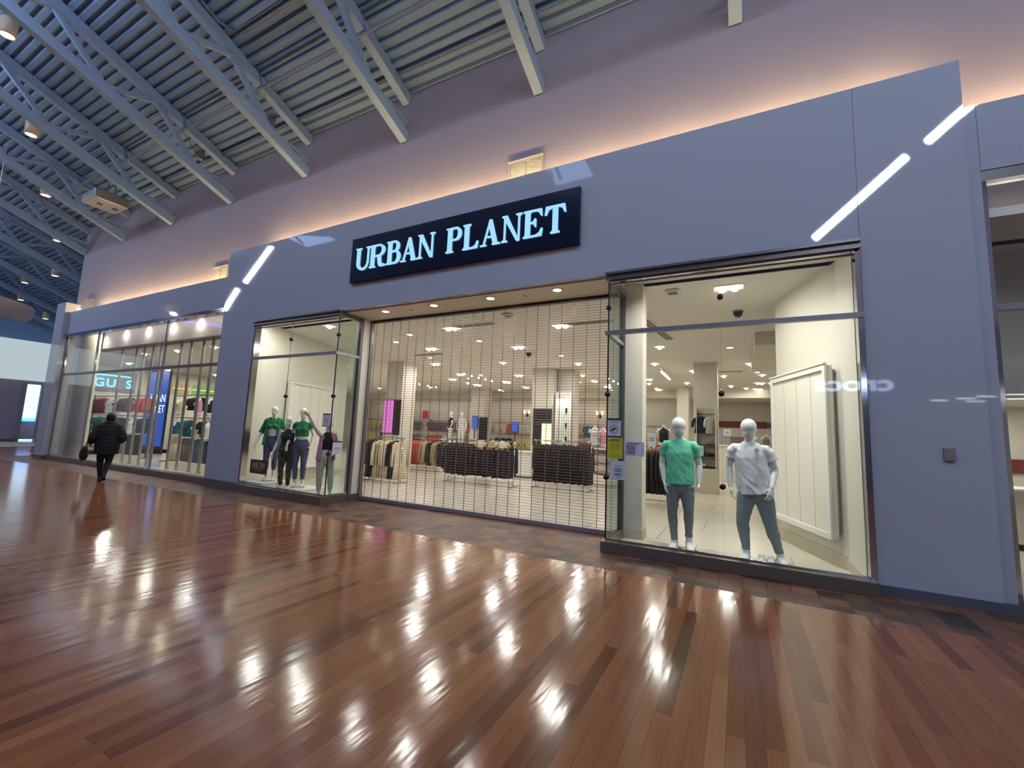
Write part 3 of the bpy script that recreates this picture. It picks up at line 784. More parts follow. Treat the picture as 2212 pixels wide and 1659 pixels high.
# ---- man in the mint shirt
k = 1.0
t = thing('mannequin', 'white egg-headed male mannequin in mint green t-shirt and grey jeans', 'mannequin', (-.775, .60, .012), .05)
J = dict(pel=V(.0, 0, .95), waist=V(0, -.005, 1.13), chest=V(0, 0, 1.37), neck=V(-.005, .01, 1.585), head=V(-.015, -.02, 1.735),
         shL=V(-.195, .01, 1.49), elL=V(-.25, .04, 1.215), wrL=V(-.215, -.03, .965), shR=V(.195, .01, 1.49), elR=V(.255, .04, 1.21), wrR=V(.25, -.03, .96),
         hipL=V(-.09, 0, .89), knL=V(-.105, -.02, .52), anL=V(-.075, 0, .115), toeL=V(-.10, -.19, .045),
         hipR=V(.09, 0, .89), knR=V(.115, -.03, .53), anR=V(.115, .02, .16), toeR=V(.15, -.16, .045))
H = dict(L=((.22, -.3, -1), (.9, -.2, .2), (0, -1, 0), .35), R=((-.10, -.2, -1), (-.9, -.3, 0), (0, -1, 0), .5))
solid('body', figure(J, k, False, 'egg', H, None), .0056, 'mannequin', t, 2)
solid('t_shirt', tee(J, k, False, .014, .925, .60, hemr=(.190, .146)), .009, 'mint', t, 2, folds(.0105, 10, 5.5, 3., .9, 1.5))
solid('jeans', pants(J, k, False, .008, dict(L=.95, R=.84), .95), .009, 'jean_grey', t, 2, folds(.004, 9, 22, 5.))
c = MB(); c.path([lerp(J['knR'], J['anR'], .80), lerp(J['knR'], J['anR'], .87)], [.053, .056], 16, False); c.build('rolled_cuff', 'jean_grey', t, True)
for S in 'LR':
    c = MB(); shoe(c, J['an'+S]-V(0, 0, .01), J['toe'+S], 1.08); solid('shoe', c, .007, 'shoe_white', t, 2)
base(t, .05, .03)
# ---- man in the white shirt
t = thing('mannequin', 'white egg-headed male mannequin in white t-shirt and grey-blue jogger trousers', 'mannequin', (.115, .60, .012), -.02)
J = dict(pel=V(.055, 0, .94), waist=V(.03, -.005, 1.12), chest=V(.005, 0, 1.36), neck=V(-.005, .01, 1.58), head=V(-.005, -.025, 1.73),
         shL=V(-.195, .0, 1.485), elL=V(-.255, .03, 1.22), wrL=V(-.235, -.03, .955), shR=V(.205, .0, 1.475), elR=V(.295, .03, 1.20), wrR=V(.245, -.14, .985),
         hipL=V(-.04, 0, .89), knL=V(-.10, -.02, .50), anL=V(-.06, 0, .115), toeL=V(-.085, -.17, .045),
         hipR=V(.15, 0, .88), knR=V(.225, -.02, .49), anR=V(.325, .03, .115), toeR=V(.37, -.13, .045))
H = dict(L=((.12, -.15, -1), (1, -.1, 0), (0, -1, 0), .6), R=((-.12, -.35, -1), (-.4, .5, -.2), (-1, -.3, 0), .7))
solid('body', figure(J, k, False, 'egg', H, None), .0056, 'mannequin', t, 2)
solid('t_shirt', tee(J, k, False, .026, .875, .56, .022, hemr=(.222, .162)), .009, 'tee_white', t, 2, folds(.014, 9, 2.6, 11., .85, 1.5))
solid('jogger_trousers', pants(J, k, False, .020, dict(L=.93, R=.93), .86), .009, 'jogger', t, 2, folds(.006, 9, 13, 8.))
for S in 'LR':
    c = MB(); shoe(c, J['an'+S]-V(0, 0, .015), J['toe'+S], 1.08); solid('shoe', c, .007, 'shoe_white', t, 2)
c = MB()
for q in arc_strip((.085, 1.46), (.024, .024), (.085, 1.46), (.015, .015), 0, 2*PI, 20): c.prism(q, -.152, -.118)
c.build('chest_badge', 'ink', t)
base(t, .28, .05)
# pair of sneakers on the floor between his feet
for i, (x, q) in enumerate(((.225, 'left'), (.325, 'right'))):
    t = thing('sneaker', 'white low sneaker standing between the feet of the white-shirted mannequin, %s of the pair' % q, 'shoe', (x, .33, .012), 0, 'sneakers in the right bay')
    c = MB(); shoe(c, V(0, .1, .095), V(0, -.12, .035), .95); solid('upper', c, .007, 'shoe_white', t, 2)
    c = MB(); c.path([V(0, .14, .012), V(0, .0, .012), V(0, -.13, .012)], [(.040, .012), (.046, .012), (.042, .012)], 14, True, (1, 0, 0)); c.build('sole', 'grey_cloth', t, True)
    c = MB()
    for j in range(4): c.bar((-.022, -.03-.02*j, .098-.009*j), (.022, -.03-.02*j, .098-.009*j), .006, .006)
    c.build('laces', 'white', t)

# ---- women of the left bay
def woman(lab, loc, rz, h, J0, H, fd=(0, -1, 0)):
    k = h/1.78; t = thing('mannequin', lab, 'mannequin', loc, rz)
    D = dict(pel=V(0, 0, .93), waist=V(0, -.01, 1.08), chest=V(0, -.01, 1.27), neck=V(0, .012, 1.48), head=V(0, -.02, 1.635),
             shL=V(-.152, .01, 1.41), elL=V(-.215, .04, 1.14), wrL=V(-.25, -.05, .91), shR=V(.152, .01, 1.41), elR=V(.22, .05, 1.14), wrR=V(.22, -.04, .91),
             hipL=V(-.085, 0, .87), knL=V(-.09, -.02, .49), anL=V(-.07, .02, .12), toeL=V(-.085, -.13, .03),
             hipR=V(.085, 0, .87), knR=V(.095, -.04, .49), anR=V(.09, .0, .12), toeR=V(.11, -.15, .03))
    D.update(J0); J = {a: b*k for a, b in D.items()}; J['fdir'] = Vector(fd).normalized()
    HH = dict(L=((-.05, -.3, -1), (.8, -.2, 0), (0, -1, 0), .4), R=((-.02, -.2, -1), (-.8, -.3, 0), (0, -1, 0), .4)); HH.update(H)
    solid('body', figure(J, k, True, 'face', HH, None), .0062, 'mannequin', t, 2)
    return t, J, k
FC = 1.0
# tall one on the plinth: open green cardigan, dark jeans
t, J, k = woman('tall bald female mannequin in open green cardigan on the white plinth', (-9.98, .50, .212), .75, 1.80,
    dict(wrL=V(-.33, -.08, .90), elL=V(-.26, .05, 1.14), elR=V(.25, .05, 1.15), wrR=V(.27, -.10, .93)), {}, (-.3, -1, 0))
solid('bandeau_top', tee(J, k, True, .003, 1.20*k, 0, hemr=(.124*k, .094*k)), .009, 'green_knit', t, 2)
c = MB()
for S, q in (('L', -1), ('R', 1)):
    sh, el, wr = J['sh'+S], J['el'+S], J['wr'+S]
    c.path([lerp(J['neck'], sh, .3), sh, lerp(sh, el, .6), lerp(sh, el, 1.), lerp(el, wr, .1)], [.05, .062, .058, .062, .066], 14, False)
    c.path([sh+V(-q*.05, -.02, 0), V(q*.135, -.03, 1.15*k), V(q*.165, -.02, .84*k)], [(.045, .085), (.035, .115), (.045, .13)], 16, False)
c.path([V(0, .07, 1.40*k), V(0, .085, 1.15*k), V(0, .12, .84*k)], [(.15, .03), (.145, .03), (.17, .03)], 16, False)
solid('cardigan', c, .009, 'green_knit', t, 2, folds(.004, 9, 4, 2.))
solid('jeans', pants(J, k, True, .006, dict(L=.62, R=.62), 1.), .009, 'jean_blue', t, 2, folds(.003, 9, 16, 1.))
c = MB(); base(t, 0, .02, .15)
tag(MB().box(-10.33, -9.62, .12, .86, .012, .212).build('plinth', 'white', None, False, .004), 'low white plinth under the green cardigan mannequin in the left bay', 'plinth')
# black tank and camouflage leggings
brk = mat('camo', (40, 44, 32), .9)
nt = brk.node_tree; b_ = nt.nodes['Principled BSDF']; tc = nt.nodes.new('ShaderNodeTexCoord'); nz = nt.nodes.new('ShaderNodeTexNoise'); nz.inputs['Scale'].default_value = 14
cr = nt.nodes.new('ShaderNodeValToRGB'); cr.color_ramp.interpolation = 'CONSTANT'
for i, (p_, c_) in enumerate(((0, (16, 18, 16)), (.42, (40, 52, 34)), (.52, (92, 92, 66)), (.6, (24, 28, 22)))):
    if i > 1: cr.color_ramp.elements.new(p_)
    cr.color_ramp.elements[i].position = p_; cr.color_ramp.elements[i].color = lin(c_)
nt.links.new(tc.outputs['Object'], nz.inputs['Vector']); nt.links.new(nz.outputs['Fac'], cr.inputs['Fac']); nt.links.new(cr.outputs['Color'], b_.inputs['Base Color'])
t, J, k = woman('bald female mannequin in black tank top and camouflage leggings', (-9.30, .42, .012), .6, 1.76,
    dict(elL=V(-.235, .03, 1.14), wrL=V(-.285, -.05, .90), elR=V(.235, .05, 1.15), wrR=V(.23, -.03, .92)), {}, (-.25, -1, -.05))
c = tee(J, k, True, .004, 1.0*k, 0, hemr=(.135*k, .10*k))
solid('tank_top', c, .009, 'black_cloth', t, 2, folds(.002, 9, 6, 2.))
solid('leggings', pants(J, k, True, .004, dict(L=.86, R=.86), 1., J['waist']), .009, 'camo', t, 2)
base(t, 0, .02, .15)
# green crop tee and jeans
t, J, k = woman('bald female mannequin in green crop t-shirt and blue jeans', (-9.0, .56, .15), .62, 1.83,
    dict(elL=V(-.25, .06, 1.16), wrL=V(-.27, -.08, .93), elR=V(.23, .06, 1.15), wrR=V(.20, -.03, .92)), {}, (-.3, -1, 0))
solid('crop_t_shirt', tee(J, k, True, .010, 1.12*k, .42, .014, hemr=(.135*k, .105*k)), .009, 'green_knit', t, 2, folds(.0035, 9, 5, 6.))
solid('jeans', pants(J, k, True, .006, dict(L=.86, R=.86), 1.), .009, 'jean_blue', t, 2, folds(.003, 9, 16, 4.))
base(t, 0, .02, .15)
tag(MB().box(-9.32, -8.5, .26, .92, .012, .15).build('plinth', 'white', None, False, .004), 'low white plinth under the green crop t-shirt mannequin', 'plinth')
# raised arm, pink jacket
t, J, k = woman('female mannequin with one arm raised in pink jacket and white trousers', (-7.90, .34, .012), 1.1, 1.72,
    dict(shL=V(-.165, .01, 1.43), elL=V(-.30, -.03, 1.60), wrL=V(-.42, -.08, 1.80), elR=V(.24, .02, 1.16), wrR=V(.17, -.16, 1.03), head=V(.02, -.02, 1.635), anR=V(.17, .02, .12), toeR=V(.2, -.13, .03), knR=V(.14, -.03, .49)),
    dict(L=((-.75, -.1, .65), (-.3, -.8, -.5), (0, 0, 1), .3), R=((-.7, -.5, -.3), (-.2, .3, -1), (0, -1, 0), .6)), (.1, -1, 0))
solid('crop_top', tee(J, k, True, .005, 1.08*k, 0, hemr=(.126*k, .096*k)), .009, 'black_cloth', t, 2)
c = MB()
for S, q in (('R', 1),):
    sh, el, wr = J['sh'+S], J['el'+S], J['wr'+S]; c.path([lerp(J['neck'], sh, .3), sh, lerp(sh, el, .6), el, lerp(el, wr, .8)], [.045, .06, .056, .055, .05], 14, False)
for q in (-1, 1): c.path([V(q*.10, -.03, 1.40*k), V(q*.135, -.035, 1.12*k), V(q*.15, -.03, .86*k)], [(.04, .08), (.04, .11), (.045, .125)], 16, False)
c.path([V(0, .06, 1.40*k), V(0, .09, .86*k)], [(.14, .03), (.16, .03)], 16, False)
solid('jacket', c, .009, 'pink_cloth', t, 2, folds(.004, 9, 4, 2.))
solid('trousers', pants(J, k, True, .010, dict(L=.80, R=.80), 1.05), .009, 'offwhite_cloth', t, 2, folds(.003, 9, 6, 4.))
base(t, .05, .02, .15)

# ================================================================ THE PASSER-BY
t = thing('person', 'person in black puffer coat and black trousers walking past the left shop window', 'person', (-13.83, -1.20, 0), -1.93)
k = .90
J = dict(pel=V(0, 0, .94), waist=V(0, -.01, 1.10), chest=V(0, -.03, 1.34), neck=V(0, -.03, 1.55), head=V(0, -.065, 1.69),
         shL=V(-.19, -.02, 1.46), elL=V(-.29, .08, 1.20), wrL=V(-.27, -.17, 1.06), shR=V(.19, -.02, 1.46), elR=V(.30, .06, 1.19), wrR=V(.34, -.12, 1.02),
         hipL=V(-.09, 0, .88), knL=V(-.07, -.02, .50), anL=V(-.02, .24, .19), toeL=V(-.02, .14, .03),
         hipR=V(.09, 0, .88), knR=V(.10, -.13, .50), anR=V(.06, -.14, .10), toeR=V(.07, -.32, .03))
J = {a: b*k for a, b in J.items()}; J['fdir'] = V(0, -1, -.15).normalized()
H = dict(L=((.3, -.8, -.4), (.9, .2, -.2), (0, 0, 1), .7), R=((-.05, -.5, -1), (-.7, -.5, 0), (0, -1, 0), 1.1))
solid('body', figure(J, k, False, 'face', H, None), .0065, 'skin', t, 2)
c = MB(); hd = J['head']; c.ell(hd+V(0, .022, .045), (.098, .115, .112), 18, 12); c.path([hd+V(0, .05, .02), hd+V(0, .06, -.07)], [(.092, .06), (.075, .045)], 14)
solid('hair', c, .009, 'hair', t, 2, folds(.004, 20, 6))
c = MB(); c.path([V(0, -.01, .66), V(0, 0, .84), V(0, -.01, 1.02), V(0, -.03, 1.2), V(0, -.03, 1.32), V(0, -.03, 1.40), V(0, -.03, 1.45)], [(.215, .165), (.235, .18), (.225, .175), (.235, .18), (.205, .14), (.13, .11), (.10, .10)], 22, False)
for S in 'LR': c.path([lerp(J['neck'], J['sh'+S], .4), J['sh'+S], lerp(J['sh'+S], J['el'+S], .5), J['el'+S], lerp(J['el'+S], J['wr'+S], .5), lerp(J['el'+S], J['wr'+S], .92)], [.08, .095, .092, .092, .082, .062], 16, False)
def puff(co, n): return n*(.008*abs(math.sin(co.z*34+co.x*2)) + .004*noise.noise(co*9))
solid('coat', c, .010, 'coat_black', t, 2, puff)
solid('trousers', pants(J, k, False, .012, dict(L=.93, R=.93), .95), .009, 'coat_black', t, 2, folds(.004, 9, 12))
for S in 'LR':
    c = MB(); shoe(c, J['an'+S]-V(0, 0, .01), J['toe'+S], .92); solid('shoe', c, .008, 'coat_black', t, 2)
t2 = thing('handbag', 'black handbag hanging from the arm of the person walking past', 'bag', (-13.83, -1.20, 0), -1.93)
c = MB(); c.path([V(.40, -.10, .56), V(.40, -.10, .62), V(.40, -.10, .76), V(.40, -.10, .82)], [(.07, .17), (.085, .19), (.07, .17), (.03, .13)], 20, True, (1, 0, 0)); solid('body', c, .010, 'coat_black', t2, 3, folds(.003))
c = MB(); c.path([V(.40, -.20, .80), V(.37, -.19, .95), V(.345, -.12, 1.03), V(.37, -.03, .95), V(.40, .0, .80)], [.008]*5, 8); c.build('strap', 'black', t2, True)
# ================================================================ STORE FITTINGS
_g = {}
def garment_mesh(kind):
    if kind in _g: return _g[kind]
    mb = MB(); L, wd, dp = dict(top=(.74, .21, .035), long=(1.08, .21, .04), jacket=(.84, .23, .05), short=(.60, .21, .035), trousers=(.95, .17, .03))[kind]
    def ring(z, a, b, cx=0, wv=0., n=20):
        return [(cx+a*math.cos(2*PI*i/n), b*math.sin(2*PI*i/n)*(1+wv*math.sin(i*2.2)), z+.006*math.sin(i*1.7)*(1 if wv else 0)) for i in range(n)]
    if kind == 'trousers':
        mb.loft([ring(-.08, .14, .03), ring(-.16, .16, .035), ring(-.34, .17, .035)])
        for q in (-1, 1): mb.loft([ring(-.30, .085, .035, q*.08), ring(-.6, .075, .03, q*.085, .2), ring(-L, .07, .03, q*.09, .3)])
    else:
        mb.loft([ring(-.075, .055, .02), ring(-.09, .075, .025), ring(-.115, .135, .028), ring(-.15, wd*.93, .03), ring(-.22, wd*.95, dp), ring(-.22-(L-.22)*.5, wd*.94, dp*1.1, 0, .25), ring(-L, wd*1.1, dp*1.15, 0, .45)])
        sl = .22 if kind in ('top', 'short') else .55
        for q in (-1, 1): mb.path([(q*wd*.72, 0, -.145), (q*(wd+.02), 0, -.20), (q*(wd+.055), .005, -.20-sl*.5), (q*(wd+.06), 0, -.20-sl)], [(.03, .05), (.032, .055), (.03, .05), (.028, .045)], 10, False, (0, 1, 0))
    me = mb.mesh('garment_'+kind, True)
    hb = MB(); hb.path([(0, 0, .03), (.025, 0, .015), (.02, 0, -.015), (0, 0, -.03), (0, 0, -.075)], [.0045]*5, 6).path([(-.17, 0, -.135), (0, 0, -.075), (.17, 0, -.135)], [.007]*3, 6)
    _g[kind] = (me, hb.mesh('hanger', True)); return _g[kind]
_gm = {}
def hang(kind, colour, name, lab, group, loc, rz, hanger=True):
    key = (kind, colour, name)
    if key not in _gm:
        me, hm = garment_mesh(kind); m2 = me.copy(); m2.materials.append(MATS[colour])
        if not hm.materials: hm.materials.append(MATS['black'])
        _gm[key] = (m2, hm)
    m2, hm = _gm[key]
    o = bpy.data.objects.new(name, m2); COL.objects.link(o); o.location = loc; o.rotation_euler = (0, 0, rz)
    tag(o, lab, 'clothing', group)
    if hanger:
        h = bpy.data.objects.new('hanger', hm); COL.objects.link(h); h.parent = o
    return o
def rail_rack(lab, x0, x1, y, z, m='chrome'):
    t = thing('clothes_rack', lab, 'clothes rack', ((x0+x1)/2, y, 0)); h = (x1-x0)/2
    MB().cyl((-h, 0, z), (h, 0, z), .014, 8).build('rail', m, t, True)
    for q in (-1, 1):
        MB().cyl((q*(h-.08), 0, .03), (q*(h-.08), 0, z), .014, 8).build('upright', m, t, True)
        MB().box(q*(h-.08)-.02, q*(h-.08)+.02, -.28, .28, .0, .035).build('foot', m, t)
    MB().box(-h+.1, h-.1, -.012, .012, .10, .13).build('brace', m, t)
    return t
rr = random.Random(3)
# big dark rack near the right of the gate
rail_rack('long chrome rack packed with dark brown tops, just left of the right bay', -5.62, -3.72, 6.1, 1.40)
for i in range(24): hang('long', 'dark_brown_cloth', 'hanging_shirt', 'dark brown top packed on the long rack nearest the right bay', 'dark tops on the right rack', (-5.5+i*.0725, 6.1+rr.uniform(-.02, .02), 1.40-rr.uniform(0, .03)), PI/2+rr.uniform(-.12, .12)).scale = (1, 1, 1.1)
rail_rack('low chrome rack of dark jackets near the middle of the gate', -8.35, -5.85, 5.4, 1.32)
for i in range(28): hang('jacket', 'dark_brown_cloth' if i % 9 else 'black_cloth', 'hanging_jacket', 'dark jacket packed on the middle rack behind the gate', 'dark jackets on the middle rack', (-8.22+i*.081, 5.4+rr.uniform(-.03, .03), 1.32-rr.uniform(0, .03)), PI/2+rr.uniform(-.25, .25)).scale = (1.1, 1, rr.uniform(1.15, 1.3))
for i, (x, c_, q) in enumerate(((-7.0, 'cream_cloth', 'cream'), (-6.55, 'beige_cloth', 'beige'), (-6.2, 'cream_cloth', 'cream-coloured, shorter'))):
    hang('short', c_, 'hanging_shirt', '%s top at the end of the dark middle rack, %s of three' % (q, ('first', 'second', 'third')[i]), None, (x, 5.15, 1.36), rr.uniform(-.3, .3)).scale = (.8, 1, .5)
rail_rack('chrome rack of long cream and black garments at the left end of the gate', -10.1, -8.7, 3.75, 1.30)
cc = ['black_cloth', 'black_cloth', 'black_cloth', 'cream_cloth', 'cream_cloth', 'beige_cloth', 'cream_cloth', 'cream_cloth', 'cream_cloth', 'black_cloth', 'black_cloth', 'cream_cloth']
for i, c_ in enumerate(cc):
    w_ = {'black_cloth': 'black', 'cream_cloth': 'cream', 'beige_cloth': 'beige'}[c_]
    hang('long', c_, 'hanging_coat', 'long %s garment hanging on the rack at the left end of the gate' % w_, 'long %s garments on the left rack' % w_, (-9.98+i*.105, 3.75, 1.30), PI/2-.25+rr.uniform(-.2, .2)).scale = (1, 1, 1.1)
rail_rack('chrome rack of red, grey and beige tops behind the cream coats', -12.4, -9.6, 7.67, 1.24)
cc = ['grey_cloth']*5+['red_cloth']*6+['beige_cloth']*3+['dark_brown_cloth']*2+['beige_cloth']*2+['dark_brown_cloth']*3+['grey_cloth']*3
for i, c_ in enumerate(cc):
    w_ = c_.replace('_cloth', '').replace('_', ' ')
    hang('jacket', c_, 'hanging_shirt', '%s long-sleeved top on the mixed rack behind the cream coats' % w_, '%s tops on the mixed rack' % w_, (-12.25+i*.112, 7.67, 1.24), (PI/2-.25)+rr.uniform(-.2, .2)).scale = (1, 1, 1.22)
rail_rack('chrome rack of white and grey tops between the red tops and the dark jackets', -9.45, -8.1, 8.3, 1.24)
for i in range(9): hang('jacket', 'offwhite_cloth' if i < 5 else 'grey_cloth', 'hanging_shirt', ('white' if i < 5 else 'grey')+' top on the short rack beside the mixed rack', ('white' if i < 5 else 'grey')+' tops on the short rack', (-9.35+i*.13, 8.3, 1.24), PI/2-.2+rr.uniform(-.2, .2))
rail_rack('chrome rack of black coats behind the mint-shirted mannequin', -2.25, -1.25, 4.9, 1.36)
for i in range(11): hang('long', 'black_cloth', 'hanging_coat', 'black coat on the rack behind the mint-shirted mannequin', 'black coats behind the mannequin', (-2.15+i*.082, 4.9, 1.36), PI/2+rr.uniform(-.15, .15))
# back wall: rails with garments facing the shop
wall_c = ['yellow_cloth', 'cream_cloth', 'yellow_cloth', 'plum_cloth', 'plum_cloth', 'grey_cloth', 'cream_cloth', 'red_cloth', 'offwhite_cloth', 'beige_cloth', 'teal_cloth', 'pink_cloth', 'black_cloth']
for s_, (xa, nn) in enumerate(((-26.5, 12), (-20.4, 12), (-14.6, 11), (-9.2, 12))):
    t = thing('wall_rail', 'wall rail of colourful tops along the back wall, %s from the left' % ('first', 'second', 'third', 'fourth')[s_], 'wall rail', (xa, 19.75, 2.32))
    MB().cyl((-.2, 0, 0), (nn*.46, 0, 0), .016, 8).build('rail', 'chrome', t, True)
    for q in (0, nn*.23, nn*.45): MB().box(q-.015, q+.015, 0, .25, -.02, .03).build('bracket', 'steel', t)
    for i in range(nn):
        c_ = wall_c[(i//2+s_*3) % len(wall_c)]; w_ = c_.replace('_cloth', '').replace('offwhite', 'off-white')
        hang('top', c_, 'hanging_shirt', '%s top facing out on the back wall rail, %s section' % (w_, ('first', 'second', 'third', 'fourth')[s_]), '%s tops on back wall rail %s' % (w_, 'abcd'[s_]), (xa+i*.46, 19.75, 2.32), rr.uniform(-.2, .2), False)
    for i in range(nn):
        c_ = wall_c[(i//3+s_*5+2) % len(wall_c)]; w_ = c_.replace('_cloth', '').replace('offwhite', 'off-white')
        hang('top', c_, 'hanging_shirt', '%s top on the lower back wall row, %s section' % (w_, ('first', 'second', 'third', 'fourth')[s_]), '%s tops on lower back wall row %s' % (w_, 'abcd'[s_]), (xa+i*.46, 19.75, 1.35), rr.uniform(-.2, .2), False)
for x, q in ((-22.2, 'left'), (-20.6, 'right')):
    t = thing('hanging_sign', 'small red square sign above the back wall rail, the %s one' % q, 'sign', (x, 19.4, 2.72))
    MB().box(-.25, .25, -.02, .02, -.3, .3).build('panel', 'red_panel', t); MB().cyl((0, 0, .3), (0, 0, 1.0), .006, 6).build('wire', 'steel', t)
for x, q in ((-12.5, 'left of the two'), (-7.56, 'right of the two')):
    t = thing('wall_sconce', 'glowing wall sconce on the back wall, '+q, 'wall lamp', (x, 19.98, 2.95))
    MB().box(-.05, .05, -.04, 0, -.2, .05).build('back_plate', 'black', t)
    for dx in (-.16, .16):
        MB().path([(0, -.05, -.1), (dx*.7, -.12, -.12), (dx, -.14, -.02)], [.012]*3, 6).build('arm', 'black', t, True)
        MB().lathe([(.045, -.02), (.085, .2), (.08, .2), (.04, -.02)], (dx, -.14, 0), 14).build('shade', 'soft_warm', t, True)
# screens and panels on the columns
t = thing('light_panel', 'tall pink glowing panel on the left column inside the shop', 'screen', (-11.63, 6.13, 2.02))
MB().box(-.25, .25, -.04, .025, -.63, .63).build('frame', 'black', t)
for i in range(3): MB().box(-.235+i*.16, -.235+i*.16+.145, -.045, -.04, -.61, .61).build('screen', 'screen_pink', t)
t = thing('slat_panel', 'dark slatted panel beside the pink panel on the left column', 'panel', (-11.22, 6.13, 2.0))
MB().box(-.13, .13, -.03, .025, -.65, .65).build('board', 'dark_brown_cloth', t)
for x0, y0, z0, w_, h_, q in ((-13.48, 15.05, 2.14, .36, .68, 'on the column at centre'), (-11.1, 15.5, 1.95, .38, .52, 'nearer the middle of the back wall')):
    t = thing('display_screen', 'small bright blue screen '+q, 'screen', (x0, y0, z0))
    MB().box(-w_/2-.02, w_/2+.02, -.03, .02, -h_/2-.02, h_/2+.02).build('housing', 'black', t); MB().box(-w_/2, w_/2, -.035, -.03, -h_/2, h_/2).build('screen', 'screen_blue', t)
    MB().cyl((0, .0, -h_/2-.02), (0, 0, -z0), .03, 8).build('post', 'black', t)
t = thing('slat_panel', 'dark panel next to the blue screen on the far column', 'panel', (-13.02, 15.1, 1.75))
MB().box(-.2, .3, -.02, .102, -.75, .70).build('board', 'glass_dark', t)
t = thing('slat_panel', 'large dark slatted panel on the middle column behind the right rack', 'panel', (-6.59, 8.88, 1.9))
MB().box(-.36, .38, -.03, .022, -.75, .66).build('board', 'dark_brown_cloth', t)
for i in range(7): MB().box(-.36, .38, -.045, -.03, .60-i*.09, .62-i*.09).build('slat', 'grey_cloth', t)
t = thing('mirror_panel', 'mirror panel with warm light painted in as glow, low on the middle column', 'mirror', (-6.37, 8.83, 1.62))
MB().box(-.19, .17, -.01, .01, -.42, .36).build('glass', 'soft_warm', t); MB().box(-.21, .19, .01, .02, -.44, .38).build('frame', 'white', t)  # mirror glass emits its warm light itself instead of reflecting it
t = thing('display_column', 'white fluted display column with small bright lamps beside the dark panel', 'display column', (-5.78, 8.95, 0))
f_ = MB()
for i in range(7): f_.cyl((-.26+i*.09, -.02, 0), (-.26+i*.09, -.02, 3.2), .045, 8)
f_.build('fluting', 'white', t, True)
for z in (1.45, 1.95, 2.5): MB().box(.12, .18, -.09, -.06, z-.09, z+.09).build('hook', 'black', t); 
for x in (-.2, 0., .2): MB().ell((x, -.13, 2.85), (.05, .05, .07)).build('lamp', 'spot_warm', t, True)
# low white counters and tables
def table(lab, x, y, w_, d_, h_, m='white', shelves=()):
    t = thing('display_table', lab, 'table', (x, y, 0))
    MB().box(-w_/2, w_/2, -d_/2, d_/2, h_-.05, h_).build('tabletop', m, t, bevel=.006)
    for sx in (-1, 1):
        for sy in (-1, 1): MB().box(sx*(w_/2-.03)-.025, sx*(w_/2-.03)+.025, sy*(d_/2-.03)-.025, sy*(d_/2-.03)+.025, 0, h_-.05).build('leg', m, t)
    for z in shelves: MB().box(-w_/2+.02, w_/2-.02, -d_/2+.02, d_/2-.02, z-.03, z).build('shelf', m, t)
    return t
t = thing('counter', 'low white counter behind the middle rack of dark jackets', 'counter', (-7.45, 8.4, 0))
MB().box(-.8, .8, -.35, .35, .08, .90).build('cabinet', 'white', t, bevel=.01); MB().box(-.84, .84, -.39, .39, .90, .95).build('worktop', 'cream_panel', t); MB().box(-.75, .75, -.3, .3, 0, .08).build('plinth', 'grey_cloth', t)
table('white shelved table of folded clothes at the right edge of the gate', -3.95, 8.1, 1.1, .8, 1.22, 'white', (.36, .66, .96))
_f = {}
def folded(colour, lab, group, loc, s=(1, 1, 1)):
    if colour not in _f:
        mb = MB(); mb.path([(-.14, 0, .018), (.14, 0, .018)], [(.022, .11)]*2, 12, True, (0, 0, 1)); me = mb.mesh('folded', True); me.materials.append(MATS[colour]); _f[colour] = me
    o = bpy.data.objects.new('folded_garment', _f[colour]); COL.objects.link(o); o.location = loc; o.scale = s; o.rotation_euler = (0, 0, rr.uniform(-.1, .1))
    tag(o, lab, 'folded clothing', group)
cs = ['offwhite_cloth', 'grey_cloth', 'cream_cloth', 'pink_cloth']
for zi, z in enumerate((.36, .66, .96)):
    for i in range(3):
        for j in range(3): folded(cs[(i+zi+j) % 4], 'folded garment in a pile on the shelved table, %s shelf' % ('bottom', 'middle', 'top')[zi], 'piles on the %s shelf of the shelved table' % ('bottom', 'middle', 'top')[zi], (-4.28+i*.33, 7.9, z+.002+j*.045))
# busts
bm_ = MB(); D0 = dict(pel=V(0, 0, -.32), waist=V(0, -.01, -.20), chest=V(0, -.01, 0), neck=V(0, .012, .21), shL=V(-.165, .01, .13), shR=V(.165, .01, .13))
torso(bm_, D0, 1., True, 0., 1, 7); bm_.path([V(0, .012, .19), V(0, .0, .27)], [.046, .044], 12, False)
for S, q in (('L', -1), ('R', 1)): bm_.path([lerp(D0['chest'], D0['sh'+S], .6), D0['sh'+S], D0['sh'+S]+V(q*.025, .01, -.09)], [.052, .050, .044], 12)
b0 = solid('bust_body', bm_, .009, 'mannequin', None, 2); bust_me = b0.data; bpy.data.objects.remove(b0)
tp = MB(); tm = dict(D0); c_ = tee(tm, 1., True, .006, -.36, 0, hemr=(.15, .112)); t0_ = solid('bust_top', c_, .010, 'white', None, 2, folds(.004, 9, 4, 3.)); top_me = t0_.data; bpy.data.objects.remove(t0_)
_bt = {}
